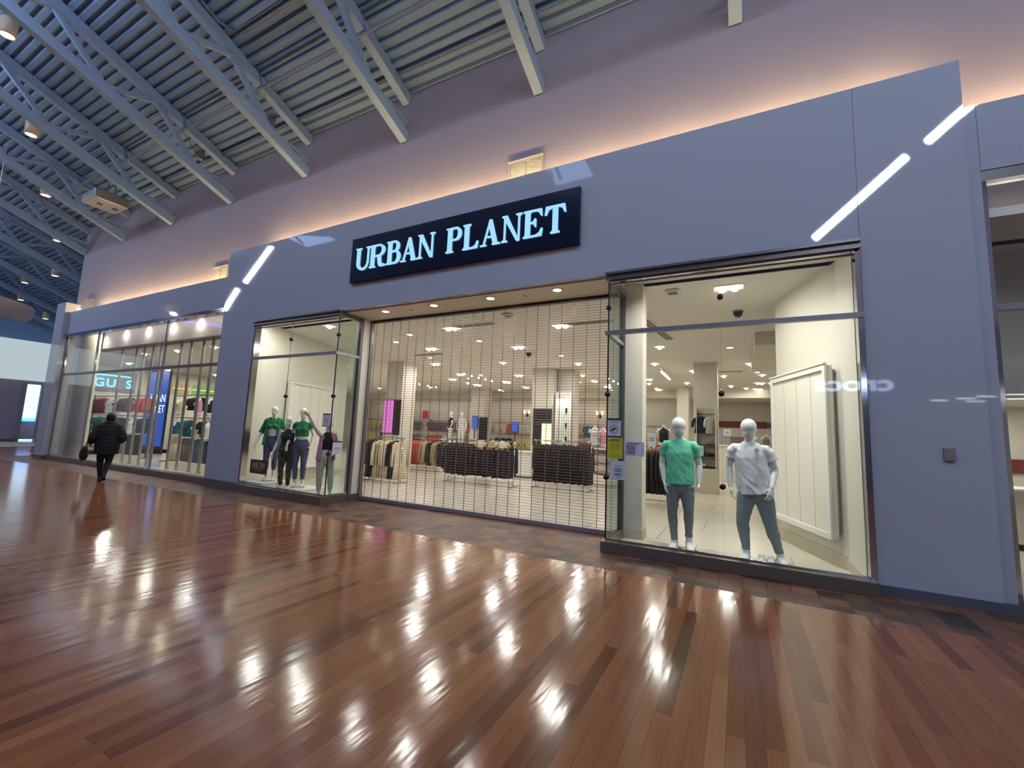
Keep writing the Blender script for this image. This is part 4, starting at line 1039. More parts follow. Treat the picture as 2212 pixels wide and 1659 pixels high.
def bust(lab, loc, rz, colour, stand=0., rail=None, s=1.):
    t = thing('torso_mannequin', lab, 'torso mannequin', loc, rz); t.scale = (s, s, s)
    o = bpy.data.objects.new('body', bust_me); COL.objects.link(o); o.parent = t
    if colour:
        if colour not in _bt:
            m2 = top_me.copy(); m2.materials.clear(); m2.materials.append(MATS[colour]); _bt[colour] = m2
        o = bpy.data.objects.new('top', _bt[colour]); COL.objects.link(o); o.parent = t
    if stand: MB().cyl((0, 0, -stand/s), (0, 0, -.3), .018, 8).lathe([(.001, -stand/s), (.13, -stand/s), (.13, -stand/s+.015), (.001, -stand/s+.015)]).build('stand', 'chrome', t, True)
    else: MB().path([(0, .0, .26), (0, .0, .31), (0, .10, .33)], [.009]*3, 6).build('hook', 'chrome', t, True)
    return t
bust('white torso mannequin in a white top on the shelved table', (-4.30, 8.1, 1.22+.47), .3, 'offwhite_cloth', .47)
bust('torso mannequin in a pink top beside the shelved table', (-4.05, 8.25, 1.22+.42), -.3, 'pink_cloth', .42)
# plain white full mannequins farther back
mb = MB(); J = dict(pel=V(0, 0, .93), waist=V(0, -.01, 1.08), chest=V(0, -.01, 1.27), neck=V(0, .012, 1.48), head=V(0, -.02, 1.635), shL=V(-.165, .01, 1.41), elL=V(-.25, .04, 1.14), wrL=V(-.19, -.12, .98), shR=V(.165, .01, 1.41), elR=V(.235, .05, 1.14), wrR=V(.23, -.04, .91), hipL=V(-.085, 0, .87), knL=V(-.09, -.02, .49), anL=V(-.07, .02, .12), toeL=V(-.085, -.13, .03), hipR=V(.085, 0, .87), knR=V(.095, -.04, .49), anR=V(.09, .0, .12), toeR=V(.11, -.15, .03))
mb = figure(J, 1., True, 'face', dict(L=((.1, -.3, -1), (.8, -.2, 0), (0, -1, 0), .4), R=((-.02, -.2, -1), (-.8, -.3, 0), (0, -1, 0), .4)), None)
fb = solid('tmp', mb, .010, 'mannequin', None, 2); full_me = fb.data; bpy.data.objects.remove(fb)
tw = solid('tmp', tee(J, 1., True, .010, .90, .4), .011, 'offwhite_cloth', None, 2); top2 = tw.data; bpy.data.objects.remove(tw)
sk = solid('tmp', pants(J, 1., True, .010, dict(L=.9, R=.9)), .011, 'offwhite_cloth', None, 2); pan2 = sk.data; bpy.data.objects.remove(sk)
for x, y, z, rz, ct, cp, q in ((-12.98, 12., .82, -.9, 'black_cloth', 'cream_cloth', 'in a black top'), (-12.33, 12., .78, .2, 'offwhite_cloth', 'offwhite_cloth', 'in pale clothes')):
    t = thing('mannequin', 'white mannequin %s raised on a display plinth deep inside the shop' % q, 'mannequin', (x, y, z), rz)
    for nm, me, cl in (('body', full_me, None), ('top', top2, ct), ('trousers', pan2, cp)):
        m2 = me.copy()
        if cl: m2.materials.clear(); m2.materials.append(MATS[cl])
        o = bpy.data.objects.new(nm, m2); COL.objects.link(o); o.parent = t
    tag(MB().box(x-.3, x+.3, y-.3, y+.3, 0, z).build('plinth', 'white'), 'white display plinth under the deep mannequin '+q, 'plinth')
# display niche and cash desk seen through the right bay
t = thing('display_niche', 'black wall display niche with shelves behind the mint-shirted mannequin', 'display unit', (-.925, 8.80, 0))
MB().box(-.26, .26, .04, .07, .75, 2.62).build('back_panel', 'cream_dark', t)
MB().box(-.28, -.26, -.25, .07, .75, 2.62).box(.26, .28, -.25, .07, .75, 2.62).build('side_panel', 'cream', t)
for z in (.80, 1.12, 1.48): MB().box(-.26, .26, -.25, .04, z-.02, z).build('shelf', 'black', t)
MB().cyl((-.26, -.1, 2.42), (.26, -.1, 2.42), .012, 8).build('rail', 'black', t, True)
MB().box(-.34, .34, -.3, .07, 0, .75).build('base_cabinet', 'cream_dark', t)
hang('short', 'navy_cloth', 'hanging_jacket', 'dark jacket hanging in the display niche', None, (-1.05, 8.68, 2.42), .3)
hang('short', 'offwhite_cloth', 'hanging_t_shirt', 'white t-shirt hanging in the display niche beside the dark jacket', None, (-.80, 8.66, 2.42), 1.0)
for i, (x, z, c_) in enumerate(((-1.05, 1.12, 'black_cloth'), (-.8, 1.12, 'black_cloth'), (-1.05, .80, 'offwhite_cloth'), (-.8, 1.48, 'grey_cloth'))):
    folded(c_, 'folded %s garment on the %s of the display niche' % (c_.split('_')[0].replace('offwhite', 'white'), ('second shelf, left', 'second shelf, right', 'lowest shelf', 'top shelf')[i]), None, (x, 8.66, z+.002), (.7, .8, 2.4))
def holder(lab, x, y, z, w_, h_, body=None):
    t = thing('sign_holder', lab, 'sign', (x, y, z))
    MB().box(-w_/2, w_/2, -.006, .006, .02, h_+.02).build('card', 'paper', t); MB().box(-w_/2-.01, w_/2+.01, -.05, .05, 0, .02).build('base', 'steel', t)
    if body: text_mesh('lettering', body, h_*.4, 'ink', t, (0, -.009, h_*.55))
    else: MB().box(-w_/3, w_/3, -.008, -.006, h_*.5, h_*.56).box(-w_/3, w_/3, -.008, -.006, h_*.65, h_*.7).build('print', 'ink', t)
holder('small white sign card on the display niche', -1.10, 8.50, 1.12+.0, .22, .30)
table('small white table holding a sign beside the black coats', -2.35, 8.8, .8, .6, 1.30, 'cream_dark')
holder('upright white sign card on the small table behind the mint-shirted mannequin', -2.55, 8.6, 1.30, .26, .46)
bust('dark-topped torso mannequin on the small table behind the mint-shirted mannequin', (-2.2, 8.8, 1.30+.48), .2, 'black_cloth', .48)
t = thing('cash_desk', 'pale cash desk behind the white-shirted mannequin', 'counter', (-.35, 13.9, 0))
MB().box(-.75, .75, -.3, .3, 0, 1.42).build('cabinet', 'cream', t, bevel=.01); MB().box(-.8, .8, -.35, .35, 1.42, 1.48).build('worktop', 'white', t)
for x, w_, c_, q in ((-.62, .5, 'box_grey', 'left grey'), (-.05, .55, 'plum_cloth', 'right plum')):
    t = thing('storage_box', '%s box on the cash desk behind the white-shirted mannequin' % q, 'box', (x, 13.85, 1.482)); MB().box(-w_/2, w_/2, -.2, .2, 0, .28).build('body', c_, t); MB().box(-w_/2-.01, w_/2+.01, -.21, .21, .28, .33).build('lid', c_, t)
holder('white price card standing on the boxes of the cash desk', -.45, 13.85, 1.815, .28, .28, '40')
t = thing('wall_stripe', 'dark red panel across the back wall behind the white-shirted mannequin', 'wall panel', (.1, 19.97, 2.55)); MB().box(-1.15, 1.15, -.03, .02, -.17, .17).build('panel', 'red_band', t)
for x, q in ((1.36, 'left'), (1.68, 'right')):
    t = thing('picture', 'small framed picture right of the red wall panel, %s one' % q, 'picture', (x, 19.97, 2.53)); MB().box(-.14, .14, -.03, .02, -.19, .19).build('frame', 'offwhite_cloth', t); MB().box(-.11, .11, -.035, -.03, -.15, .15).build('print', 'plum_cloth', t)
t = thing('poster_frame', 'framed price poster beside the splayed cabinet', 'poster', (1.3, 12.0, 1.45)); MB().box(-.3, .3, -.02, .02, 0, .6).build('frame', 'grey_cloth', t); MB().box(-.27, .27, -.026, -.02, .03, .57).build('card', 'paper', t); text_mesh('lettering', '40', .3, 'ink', t, (0, -.03, .3)); MB().cyl((0, 0, -1.45), (0, 0, 0), .015, 8).build('post', 'steel', t)
table('low table of folded dark clothes beside the splayed cabinet', .95, 7.9, 1.3, 1.1, .80, 'white', (.22,))
for i in range(4):
    for j in range(2): folded(('black_cloth', 'offwhite_cloth', 'grey_cloth', 'black_cloth')[i], 'folded garment piled on the low table beside the splayed cabinet', 'folded clothes on the low table', (.48+i*.31, 7.65, .802+j*.045))
for i in range(4): folded('black_cloth', 'black folded garment on the bottom shelf of the low table', 'folded clothes under the low table', (.48+i*.31, 7.65, .222), (1, 1, 3.5))
for i in range(3):
    bust('white torso mannequin on the back counter behind the low table, %s of three' % ('left', 'middle', 'right')[i], (.55+i*.5, 16.5, 1.75), .1, ('offwhite_cloth', 'grey_cloth', 'black_cloth')[i], .55, s=.9)
t = thing('counter', 'white back counter under three torso mannequins', 'counter', (1.0, 16.5, 0)); MB().box(-.8, .8, -.3, .3, 0, 1.15).build('cabinet', 'white', t); MB().box(-.83, .83, -.33, .33, 1.15, 1.2).build('worktop', 'cream_panel', t)

# framed wall panels standing off the splayed walls
def panel_unit(lab, x0, y0, x1, y1, z0, z1, n):
    dx, dy = x1-x0, y1-y0; L = math.hypot(dx, dy); t = thing('wall_panel', lab, 'wall panel', (x0, y0, 0), math.atan2(dy, dx))
    MB().box(0, L, -.08, .0, z0, z1).build('panel', 'cream_panel', t, bevel=.006)
    MB().box(-.02, L+.02, -.11, -.08, z1-.07, z1+.01).box(-.02, L+.02, -.11, -.08, z0-.01, z0+.07).box(-.02, .05, -.11, -.08, z0+.07, z1-.07).box(L-.05, L+.02, -.11, -.08, z0+.07, z1-.07).box(-.03, L+.03, -.125, -.08, z1+.01, z1+.035).build('frame', 'white', t, bevel=.004)
    g_ = MB()
    for i in range(1, n): g_.box(L*i/n-.005, L*i/n+.005, -.0825, -.08, z0+.07, z1-.07)
    g_.build('joint', 'cream_dark', t)
    MB().box(.05, L-.05, .0, .05, z0+.05, z1-.05).build('spacer', 'cream_dark', t)
PX = lambda s: (1.2-.6*s, .93+1.72*s)
a_, c_ = PX(.925), PX(.03)
nx, ny = -.944*.055, -.329*.055
panel_unit('tall white framed panel on the splayed wall of the right bay', a_[0]+nx, a_[1]+ny, c_[0]+nx, c_[1]+ny, .36, 2.665, 4)
QX = lambda s: (-10.55-1.35*s, .4+3.9*s)
a_, c_ = QX(.24), QX(.80)
panel_unit('tall white framed panel on the splayed wall of the left bay', a_[0]+.053, a_[1]+.018, c_[0]+.053, c_[1]+.018, .36, 2.75, 5)

# ================================================================ LEFT SHOP SECTION
xs = [-20.10, -19.0, -18.45, -17.83, -17.3, -16.02, -15.43, -14.72, -14.2, -13.5, -12.8]
p0 = None
for i, x in enumerate(xs):
    if p0 is None:
        p0 = thing('display_post', 'mirrored grey floor-to-ceiling post behind the left shop window', 'post', (x, 1.12, .012), 0, 'mirrored posts behind the left window')
        MB().box(-.07, .07, -.012, .012, 0, 4.18).build('post', 'mirror', p0)
        MB().box(-.09, .09, -.05, .05, 0, .02).build('foot_plate', 'chrome', p0); o = p0
    else: o = copy_tree(p0)
    o.location = (x, 1.12, .012)
    o['label'] = 'mirrored grey floor-to-ceiling post behind the left shop window, %s from the left' % 'first second third fourth fifth sixth seventh eighth ninth tenth eleventh twelfth'.split()[i]
def stand(lab, x0, x1, y, zs):
    t = thing('clothes_rack', lab, 'clothes rack', ((x0+x1)/2, y, 0)); h = (x1-x0)/2
    for z in zs: MB().cyl((-h, 0, z), (h, 0, z), .016, 8).build('rail', 'black', t, True)
    for q in (-1, 1): MB().box(q*h-.02, q*h+.02, -.02, .02, 0, max(zs)+.05).build('upright', 'black', t); MB().box(q*h-.03, q*h+.03, -.25, .25, 0, .03).build('foot', 'black', t)
stand('tall black rack of torso mannequins in the left shop window, right half', -19.3, -15.9, 2.62, (2.5, 1.66, 1.0))
stand('tall black rack of tops in the left shop window, left half', -26.3, -21.0, 2.62, (2.5, 1.66, 1.0))
for x, z, c_, q in ((-18.67, 2.14, 'cream_cloth', 'cream top, upper row, left'), (-17.35, 2.14, 'pink_cloth', 'pale pink top, upper row'), (-16.62, 2.14, 'black_cloth', 'black top, upper row, right end'),
                    (-18.72, 1.33, 'teal_cloth', 'teal top, lower row, left'), (-17.34, 1.28, 'white', 'white top, lower row'), (-16.62, 1.28, 'white', 'white top, lower row, right end'),
                    (-24.4, 2.12, 'offwhite_cloth', 'off-white top, upper left rack'), (-23.7, 2.12, 'navy_cloth', 'navy top, upper left rack'), (-22.2, 1.30, 'white', 'white top, lower left rack'), (-22.0, 2.12, 'orange_cloth', 'coral top, upper left rack')):
    bust('torso mannequin wearing a %s' % q, (x, 2.5, z), -.9 if x > -21 else -.8, c_)
k_ = 0
for x0, nn, z, kd, c_, q in ((-25.9, 7, 2.5, 'jacket', 'rust_cloth', 'rust'), (-21.75, 4, 2.5, 'top', 'orange_cloth', 'coral red'), (-23.2, 5, 2.5, 'top', 'plum_cloth', 'plum'), (-25.6, 6, 1.66, 'top', 'green_knit', 'dark green'),
                             (-24.2, 8, 1.66, 'top', 'black_cloth', 'black'), (-21.6, 4, 1.66, 'top', 'navy_cloth', 'navy'), (-23.6, 6, 1.0, 'trousers', 'grey_cloth', 'grey'), (-22.4, 6, 1.0, 'trousers', 'black_cloth', 'black'),
                             (-18.9, 6, 1.0, 'trousers', 'cream_cloth', 'cream'), (-18.1, 6, 1.0, 'trousers', 'grey_cloth', 'grey'), (-17.3, 6, 1.0, 'trousers', 'denim_cloth', 'blue denim'), (-16.5, 4, 1.0, 'trousers', 'navy_cloth', 'navy'),
                             (-18.2, 5, 1.66, 'top', 'teal_cloth', 'teal'), (-17.9, 5, 2.5, 'short', 'black_cloth', 'black'), (-17.0, 2, 1.66, 'short', 'black_cloth', 'black')):
    for i in range(nn):
        hang(kd, c_, 'hanging_trousers' if kd == 'trousers' else 'hanging_shirt', '%s %s hanging on the left window racks, %s rail' % (q, 'trousers' if kd == 'trousers' else 'top', {2.5: 'top', 1.66: 'middle', 1.0: 'bottom'}[z]), '%s on the %s rail of the left window racks' % (q, {2.5: 'top', 1.66: 'middle', 1.0: 'bottom'}[z]), (x0+i*.115, 2.64, z-.02), PI/2-.45+rr.uniform(-.2, .2)).scale = (1, 1, .9 if z > 1.2 else .95)
t = thing('sign_tower', 'tall dark blue lit sign tower with stacked white letters in the left shop', 'sign', (-23.96, 4.06, 0))
MB().box(-.92, .92, -.05, .05, 0, 3.86).build('tower', 'sign_navy', t, bevel=.01)
MB().box(-.88, .90, -.058, -.05, .35, 3.78).build('screen', 'screen_blue', t)
for body, z in (('URBAN', 2.52), ('PLANET', 2.02)):
    o = text_mesh('lettering', body, .5, 'screen_text', t, (0, -.064, z)); o.scale = (1.62/max(.01, o.dimensions.x), 1, 1)

nx_ = -26.98
t = thing('neon_sign', 'cyan neon letters and bar on the far side wall of the left shop', 'sign', (nx_, 3.33, 3.2), PI/2)
for ch, u in (('G', -.42), ('U', .02), ('S', .72)): text_mesh('letter', ch, .56, 'neon_cyan', t, (u, -.04, 0), ext=.01)
MB().box(-.55, .75, -.05, -.02, .36, .41).build('light_bar', 'neon_cyan', t); MB().box(-.8, 1.0, -.01, .02, -.4, .6).build('backing', 'far_panel', t)
for y, w_, m_, q in ((6.13, .36, 'amber_glow', 'amber glowing wall panel, the left one'), (6.56, .4, 'amber_glow', 'amber glowing wall panel, the right one'), (7.5, 1.2, 'green_glow', 'wide green glowing wall panel')):
    t = thing('light_panel', q+' on the side wall of the left shop', 'light panel', (nx_, y, 3.27), PI/2)
    MB().box(-w_/2, w_/2, -.03, .022, -.28, .28).build('panel', m_, t); MB().box(-w_/2, w_/2, -.045, -.03, .0, .03).build('tube', 'soft_warm', t)
# ================================================================ STORE CEILING FIXTURES AND LIGHT
def area(loc, size, power, col, rot=(0, 0, 0), sy=None, spread=None):
    l = bpy.data.lights.new('lamp_light', 'AREA'); l.energy = power; l.color = col; l.size = size
    if sy: l.shape = 'RECTANGLE'; l.size_y = sy
    if spread: l.spread = spread
    o = bpy.data.objects.new('lamp_light', l); COL.objects.link(o); o.location = loc; o.rotation_euler = rot; return o
WARM = (1, .965, .905)
def gimbal(x, y, n=2, lit=34., rz=0.):
    global g0
    lab = 'recessed twin spotlight in the shop ceiling'
    t = None
    if (n in _gb): t = copy_tree(_gb[n])
    else:
        t = thing('spotlight', ('recessed square ceiling spotlight holding one single bright lamp inside the shop', 'recessed wide ceiling spotlight holding twin bright lamps inside the shop')[n-1], 'spotlight', (0, 0, 0), 0, ('single recessed spotlights', 'twin recessed spotlights')[n-1]); _gb[n] = t
        w_ = .09*n+.03
        MB().box(-w_-.02, w_+.02, -.14, -.12, -.012, 0).box(-w_-.02, w_+.02, .12, .14, -.012, 0).box(-w_-.02, -w_, -.12, .12, -.012, 0).box(w_, w_+.02, -.12, .12, -.012, 0).build('frame', 'white', t)
        for i in range(n): MB().cyl((-.18*(n-1)/2+.18*i, 0, -.004), (-.18*(n-1)/2+.18*i, -.02, -.05), .06, 14).build('lamp', 'spot_warm', t, True)
    t.location = (x, y, 4.1); t.rotation_euler = (0, 0, rz)
    if lit: area((x, y-.02, 4.03), .3, lit, WARM)
_gb = {}
for x, y, n, e in ((-6.27, 2.4, 2, 30), (-3.6, 3.0, 2, 30), (-.12, 1.55, 2, 30), (-5.7, 4.95, 2, 30), (-8.46, 4.4, 2, 30), (-10.2, 6.9, 2, 30), (-7.5, 7.3, 1, 30), (-4.94, 8.1, 1, 30), (-2.48, 8.7, 1, 30), (.33, 9.4, 1, 30), (-.5, 12.1, 1, 30),
                   (-10.9, 9.6, 2, 30), (-8.4, 10.4, 2, 30), (-5.7, 10.9, 1, 30), (-12.4, 12.5, 1, 30), (-9, 14, 1, 30), (-5.5, 14.2, 1, 30), (-2, 14, 1, 30), (-15, 10, 1, 30), (-16, 14, 1, 30), (-20, 14, 1, 30), (-24, 13, 1, 30), (.3, 16.3, 1, 30), (1.2, 14.6, 1, 0), (-1.0, 16.2, 1, 0), (.9, 17, 1, 0), (-.3, 15.4, 1, 0), (-3.4, 12.6, 2, 0), (-1.9, 6.0, 1, 30)):
    gimbal(x, y, n, e)
for i, (x, y) in enumerate(((-9.2, 1.2), (-8.2, .55), (-9.9, .55))): gimbal(x, y, 1, 20)
gimbal(.25, .2, 1, 0); gimbal(-.8, .2, 1, 0)
for x in (.25, -.8): area((x, .2, 4.03), .25, 34, WARM, (.35, 0, 0), None, 2.2)
for x in (-20.6, -18.2, -15.8, -13.4): gimbal(x, 2.0, 1, 30)
for x, y in ((-25, 3.2), (-25, 7), (-20, 6), (-16.5, 6), (-21, 10)): gimbal(x, y, 2, 80)
# wall-washers over the left window's bulkhead
for i in range(6):
    x = -21.0+i*1.6
    t = copy_tree(_dw[0]) if i else thing('downlight', 'small downlight washing the cream bulkhead of the left window', 'downlight', (0, 0, 0), 0, 'downlights over the left window bulkhead')
    if not i:
        _dw = [t]; MB().lathe([(.001, -.004), (.05, -.004), (.05, 0), (.001, 0)], n=14).build('lens', 'spot_warm', t, True)
    yy = .58 if x < -19.5 else .86
    t.location = (x, yy, 4.72)
    l = bpy.data.lights.new('wash_light', 'SPOT'); l.energy = 160; l.color = (1, .88, .64); l.spot_size = 2.7; l.spot_blend = 1.; l.shadow_soft_size = .04
    o = bpy.data.objects.new('wash_light', l); COL.objects.link(o); o.location = (x, yy, 4.70)
for x in (-6.47, -5.22, -3.95, -2.66): area((x, .33, 3.955), .14, 9, WARM)
for x in (2.9, 4.6, 6.3): area((x, .75, 4.4), .2, 14, WARM, (.5, 0, 0))
for x, y in ((3.5, 4), (6.5, 4), (4.5, 6.3)): area((x, y, 2.55), .5, 30, WARM)
area((-16.9, .42, 4.66), 10., 55, (1, .9, .7), (1.25, 0, 0), .08)  # added fill strip without a fixture, brightens the bulkhead evenly
for x in (-20.5, -9.): area((x, 18.9, 3.62), 11., 24, WARM, (.9, 0, 0), .1)
for i in range(26): gimbal(-14.5+((i*4.37) % 15.3), 9.8+((i*2.73) % 7.2), 1+(i % 2), 0, .3*(i % 5))
# track lights
def track(x, y0, y1, n, lab):
    t = thing('track_light', lab, 'track light', (x, (y0+y1)/2, 4.1)); h = (y1-y0)/2
    MB().box(-.018, .018, -h, h, -.12, -.09).build('track', 'white', t)
    for q in (-h*.9, h*.9): MB().cyl((0, q, -.09), (0, q, 0), .006, 6).build('drop_rod', 'white', t)
    for i in range(n):
        y = -h+2*h*(i+.5)/n
        hd_ = MB().cyl((0, y+.03, -.14), (0, y-.07, -.2), .05, 12).build('head', 'white', t, True); MB().cyl((0, y-.07, -.2), (0, y-.076, -.2036), .043, 12).build('lamp', 'spot_warm', hd_, True)
for x, y0, y1, n, q in ((-9.9, 8.2, 11, 5, 'left of the gate view'), (-4.6, 10.4, 14.5, 5, 'behind the right rack'), (-7.2, 9.2, 12.6, 5, 'over the middle of the shop'), (-2.35, 9.2, 11.5, 5, 'seen over the mint-shirted mannequin'), (-14.5, 9.5, 13, 5, 'far left over the shop floor')):
    track(x, y0, y1, n, 'white ceiling track with five bright lamp heads, '+q)
def disc(x, y, i):
    t = copy_tree(_dl[0]) if _dl else thing('downlight', 'small round glowing downlight in the shop ceiling', 'downlight', (0, 0, 0), 0, 'round downlights in the shop ceiling')
    if not _dl:
        _dl.append(t); MB().lathe([(.001, -.004), (.075, -.004), (.075, 0), (.001, 0)], n=16).build('lens', 'spot_warm', t, True); MB().ring([(.076, -.006), (.10, -.006), (.10, 0), (.076, 0)]).build('trim_ring', 'white', t, True)
    t.location = (x, y, 4.1)
_dl = []
for i, (x, y) in enumerate(((-.19, 6.65), (-7.84, 2.66), (-8.9, 3.3), (-6.4, 3.9), (-9.6, 5.8), (-5.0, 6.6), (-7.9, 12.2), (-10.2, 14.5), (-6.6, 13.2), (-4.1, 11.6), (-12.5, 16.4), (-13.2, 9.3), (-11.4, 11), (-8.7, 16.3), (-6.0, 16.6), (-3.6, 16), (.6, 11.4), (-1.2, 12.6), (1.3, 11))): disc(x, y, i)
for x, y, w_, rz, q in ((-5.6, 2.3, .6, 0, 'left of the gate'), (-2.95, 2.95, .6, 0, 'at the right end of the gate'), (-9.2, 5.2, .6, 0, 'deeper to the left'), (-1.7, 3.7, 1.5, 1.45, 'long one above the right bay'), (-.45, 11, .6, 0, 'behind the right bay')):
    t = thing('air_diffuser', 'slim grey air diffuser in the shop ceiling, '+q, 'vent', (x, y, 4.1), rz)
    MB().box(-w_, w_, -.11, .11, -.012, 0).build('frame', 'offwhite_cloth', t); MB().box(-w_+.03, w_-.03, -.08, -.01, -.016, -.012).box(-w_+.03, w_-.03, .01, .08, -.016, -.012).build('slot', 'grey_cloth', t)
for x, y, q in ((.012, 3.05, 'above the right bay'), (-5.8, 5.86, 'behind the gate')):
    t = thing('dome_camera', 'black dome camera on the shop ceiling '+q, 'camera', (x, y, 4.1))
    MB().lathe([(.001, -.03), (.09, -.03), (.095, 0), (.001, 0)], n=20).build('mount', 'grey_cloth', t, True); MB().lathe([(.001, -.13), (.03, -.127), (.06, -.105), (.08, -.07), (.085, -.03), (.001, -.03)], n=20).build('dome', 'glass_dark', t, True)
for x, y, q in ((-.97, 1.4, 'near the corner of the right bay'), (-4.35, 1.75, 'just inside the gate')):
    t = thing('ceiling_sensor', 'square pale sensor box on the shop ceiling '+q, 'sensor', (x, y, 4.1)); MB().box(-.11, .11, -.11, .11, -.05, 0).build('housing', 'offwhite_cloth', t, bevel=.02); MB().box(-.07, .07, -.07, .07, -.055, -.05).build('grille', 'grey_cloth', t)

# ================================================================ CONCOURSE LAMPS
def pendant(x, y, z, i, q, drop):
    if not _pd:
        t = thing('pendant_lamp', 'x', 'pendant lamp'); _pd.append(t)
        MB().lathe([(.001, .42), (.13, .42), (.15, .40), (.15, 0), (.125, 0), (.125, .04), (.001, .04)], n=20).build('shade', 'lamp_body', t, True)
        MB().lathe([(.001, .02), (.124, .02), (.124, .035), (.001, .035)], n=20).build('lamp', 'lamp_white', t, True)
        MB().cyl((0, 0, .42), (0, 0, .42+drop), .008, 6).build('stem', 'steel', t)
    else: t = copy_tree(_pd[0])
    t.location = (x, y, z); t['label'] = 'small cylinder pendant lamp under the deck, '+q
_pd = []
for i, (x, y, z, q) in enumerate(((-18.67, -2.3, 9.85, 'nearest one at the left'), (-21.9, -1.03, 9.35, 'second one inward, along the trusses'), (-25.35, .34, 8.85, 'third one, above the end of the upper wall'), (-28.6, 1.3, 8.1, 'hanging just left of the upper wall end'), (-32.7, 1.33, 8.3, 'beside the hanging sculpture'), (-36.2, 2.1, 8.0, 'in front of the hanging sculpture blade'), (-37.0, 3.4, 7.3, 'low one beside the far pillar top'), (-44.7, 4.2, 7.0, 'farthest one above the pale band'), (-15.0, -3.7, 10.3, 'at the top left corner of the view'))):
    pendant(x, y, z, i, q, .5)
# hanging fan-like sculpture
t = thing('hanging_sculpture', 'large hanging sculpture of grey blades under a drum with a violet lit band', 'sculpture', (-19.3, -2.6, 4.8))
def blade(a, b, w_, th, nm):
    a, b, w_ = Vector(a), Vector(b), Vector(w_); c = MB(); d = (b-a).normalized(); n = d.cross(w_).normalized()*th
    L = (b-a).length; hw = w_.length/2; wn = w_.normalized()
    po = [(0, -hw*.8), (L*.5, -hw), (L-.18, -hw), (L-.03, -hw*.75), (L, -hw*.3), (L-.05, hw*.7), (L-.2, hw), (L*.5, hw), (0, hw*.8)]
    c.prism(po, -.5, .5, lambda u, v, q: a+d*u+wn*v+n*q)
    c.build(nm, 'grey_blade', t, False, .012)
blade((-.2, -1.0, .26), (.1, 1.12, -.26), (.12, .18, .50), .07, 'blade')
blade((-.7, -.9, .46), (-.45, .62, .10), (.1, .16, .26), .06, 'blade')
MB().lathe([(.001, .5), (.35, .47), (.6, .36), (.74, .16), (.76, .0), (.66, -.08), (.001, -.1)], (-.25, -.55, .58), 32).build('drum', 'grey_blade', t, True)
MB().ring([(.765, .02), (.785, .04), (.785, .10), (.765, .12)], (-.25, -.55, .58), 32).build('light_band', 'violet_led', t, True)
MB().cyl((-.1, -.55, 1.05), (-.1, -.55, 5.5), .012, 6).cyl((-.6, -.5, 1.0), (-.6, -.5, 5.6), .012, 6).build('cable', 'steel', t)
t = thing('spot_cluster', 'cluster of bright white spotlights hung above the sculpture', 'spotlight', (-20.6, -2.35, 5.95))
MB().box(-.22, .22, -.14, .14, 0, .26).build('housing', 'white', t, bevel=.02); MB().ell((.05, -.1, -.06), (.13, .13, .07)).build('lamp', 'lamp_white', t, True); MB().cyl((0, 0, .26), (0, 0, 4.6), .01, 6).build('cable', 'steel', t)

# ================================================================ FAR LEFT END OF THE CONCOURSE
struct('wall_far', MB().box(-36.3, -36, -6, 2.85, .15, 3.45).box(-36.3, -36, 2.85, 3.5, 3.28, 3.45).box(-36.3, -36, 3.5, 9, .15, 3.45), 'far_wall')
struct('baseboard_far', MB().box(-36.32, -35.97, -6, 2.85, 0, .15).box(-36.32, -35.97, 3.5, 9, 0, .15), 'dark_steel')
c = MB()
def curve_band(z0, z1, dx0, dx1, mb):
    n = 14; pa = []
    for i in range(n+1):
        y = -8+17*i/n; pa.append((y, .35*math.sin((y+8)/17*PI)))
    for (y0, o0), (y1, o1) in zip(pa[:-1], pa[1:]): mb.quad((-36+o0+dx0, y0, z0), (-36+o1+dx0, y1, z0), (-36+o1+dx1, y1, z1), (-36+o0+dx1, y0, z1))
curve_band(3.45, 5.75, .05, -.5, c); curve_band(5.75, 5.76, -.5, -1.2, c)
tag(c.build('wall_far_band', 'band_glow'), None, None, None, 'structure')  # brightness of the lit band is put in as its own emission
struct('wall_far_upper', MB().box(-40, -39.8, -10, 9, 5.5, 14), 'deck')
t = thing('shop_interior', 'bright bluish shop interior seen through the far doorway', 'shop interior', (-36.6, 3.2, 0))
MB().box(-2.4, -2.2, -1.2, 2.5, 0, 3.4).build('back_wall', 'cool_glow', t); MB().box(-.9, -.5, -.4, 1.0, .1, 1.15).build('counter', 'white', t); MB().box(-.92, -.48, -.42, 1.02, 1.15, 1.32).build('counter_light', 'blue_led', t); MB().box(-.6, .2, -.4, 1.2, 3.1, 3.2).build('ceiling_panel', 'cool_glow', t)  # back wall and ceiling panel glow by themselves, standing in for shop lighting
struct('trim_door_far', MB().box(-36.05, -35.9, 2.72, 2.85, 0, 3.35), 'far_panel')
tag(MB().lathe([(.001, 0), (3.2, 0), (3.2, .004), (.001, .004)], (-33.5, .3, .001), 48).build('floor_disc', 'cream_dark'), 'pale round disc on the floor at the far left', 'floor disc')  # thin pale disc lying flat on the floor

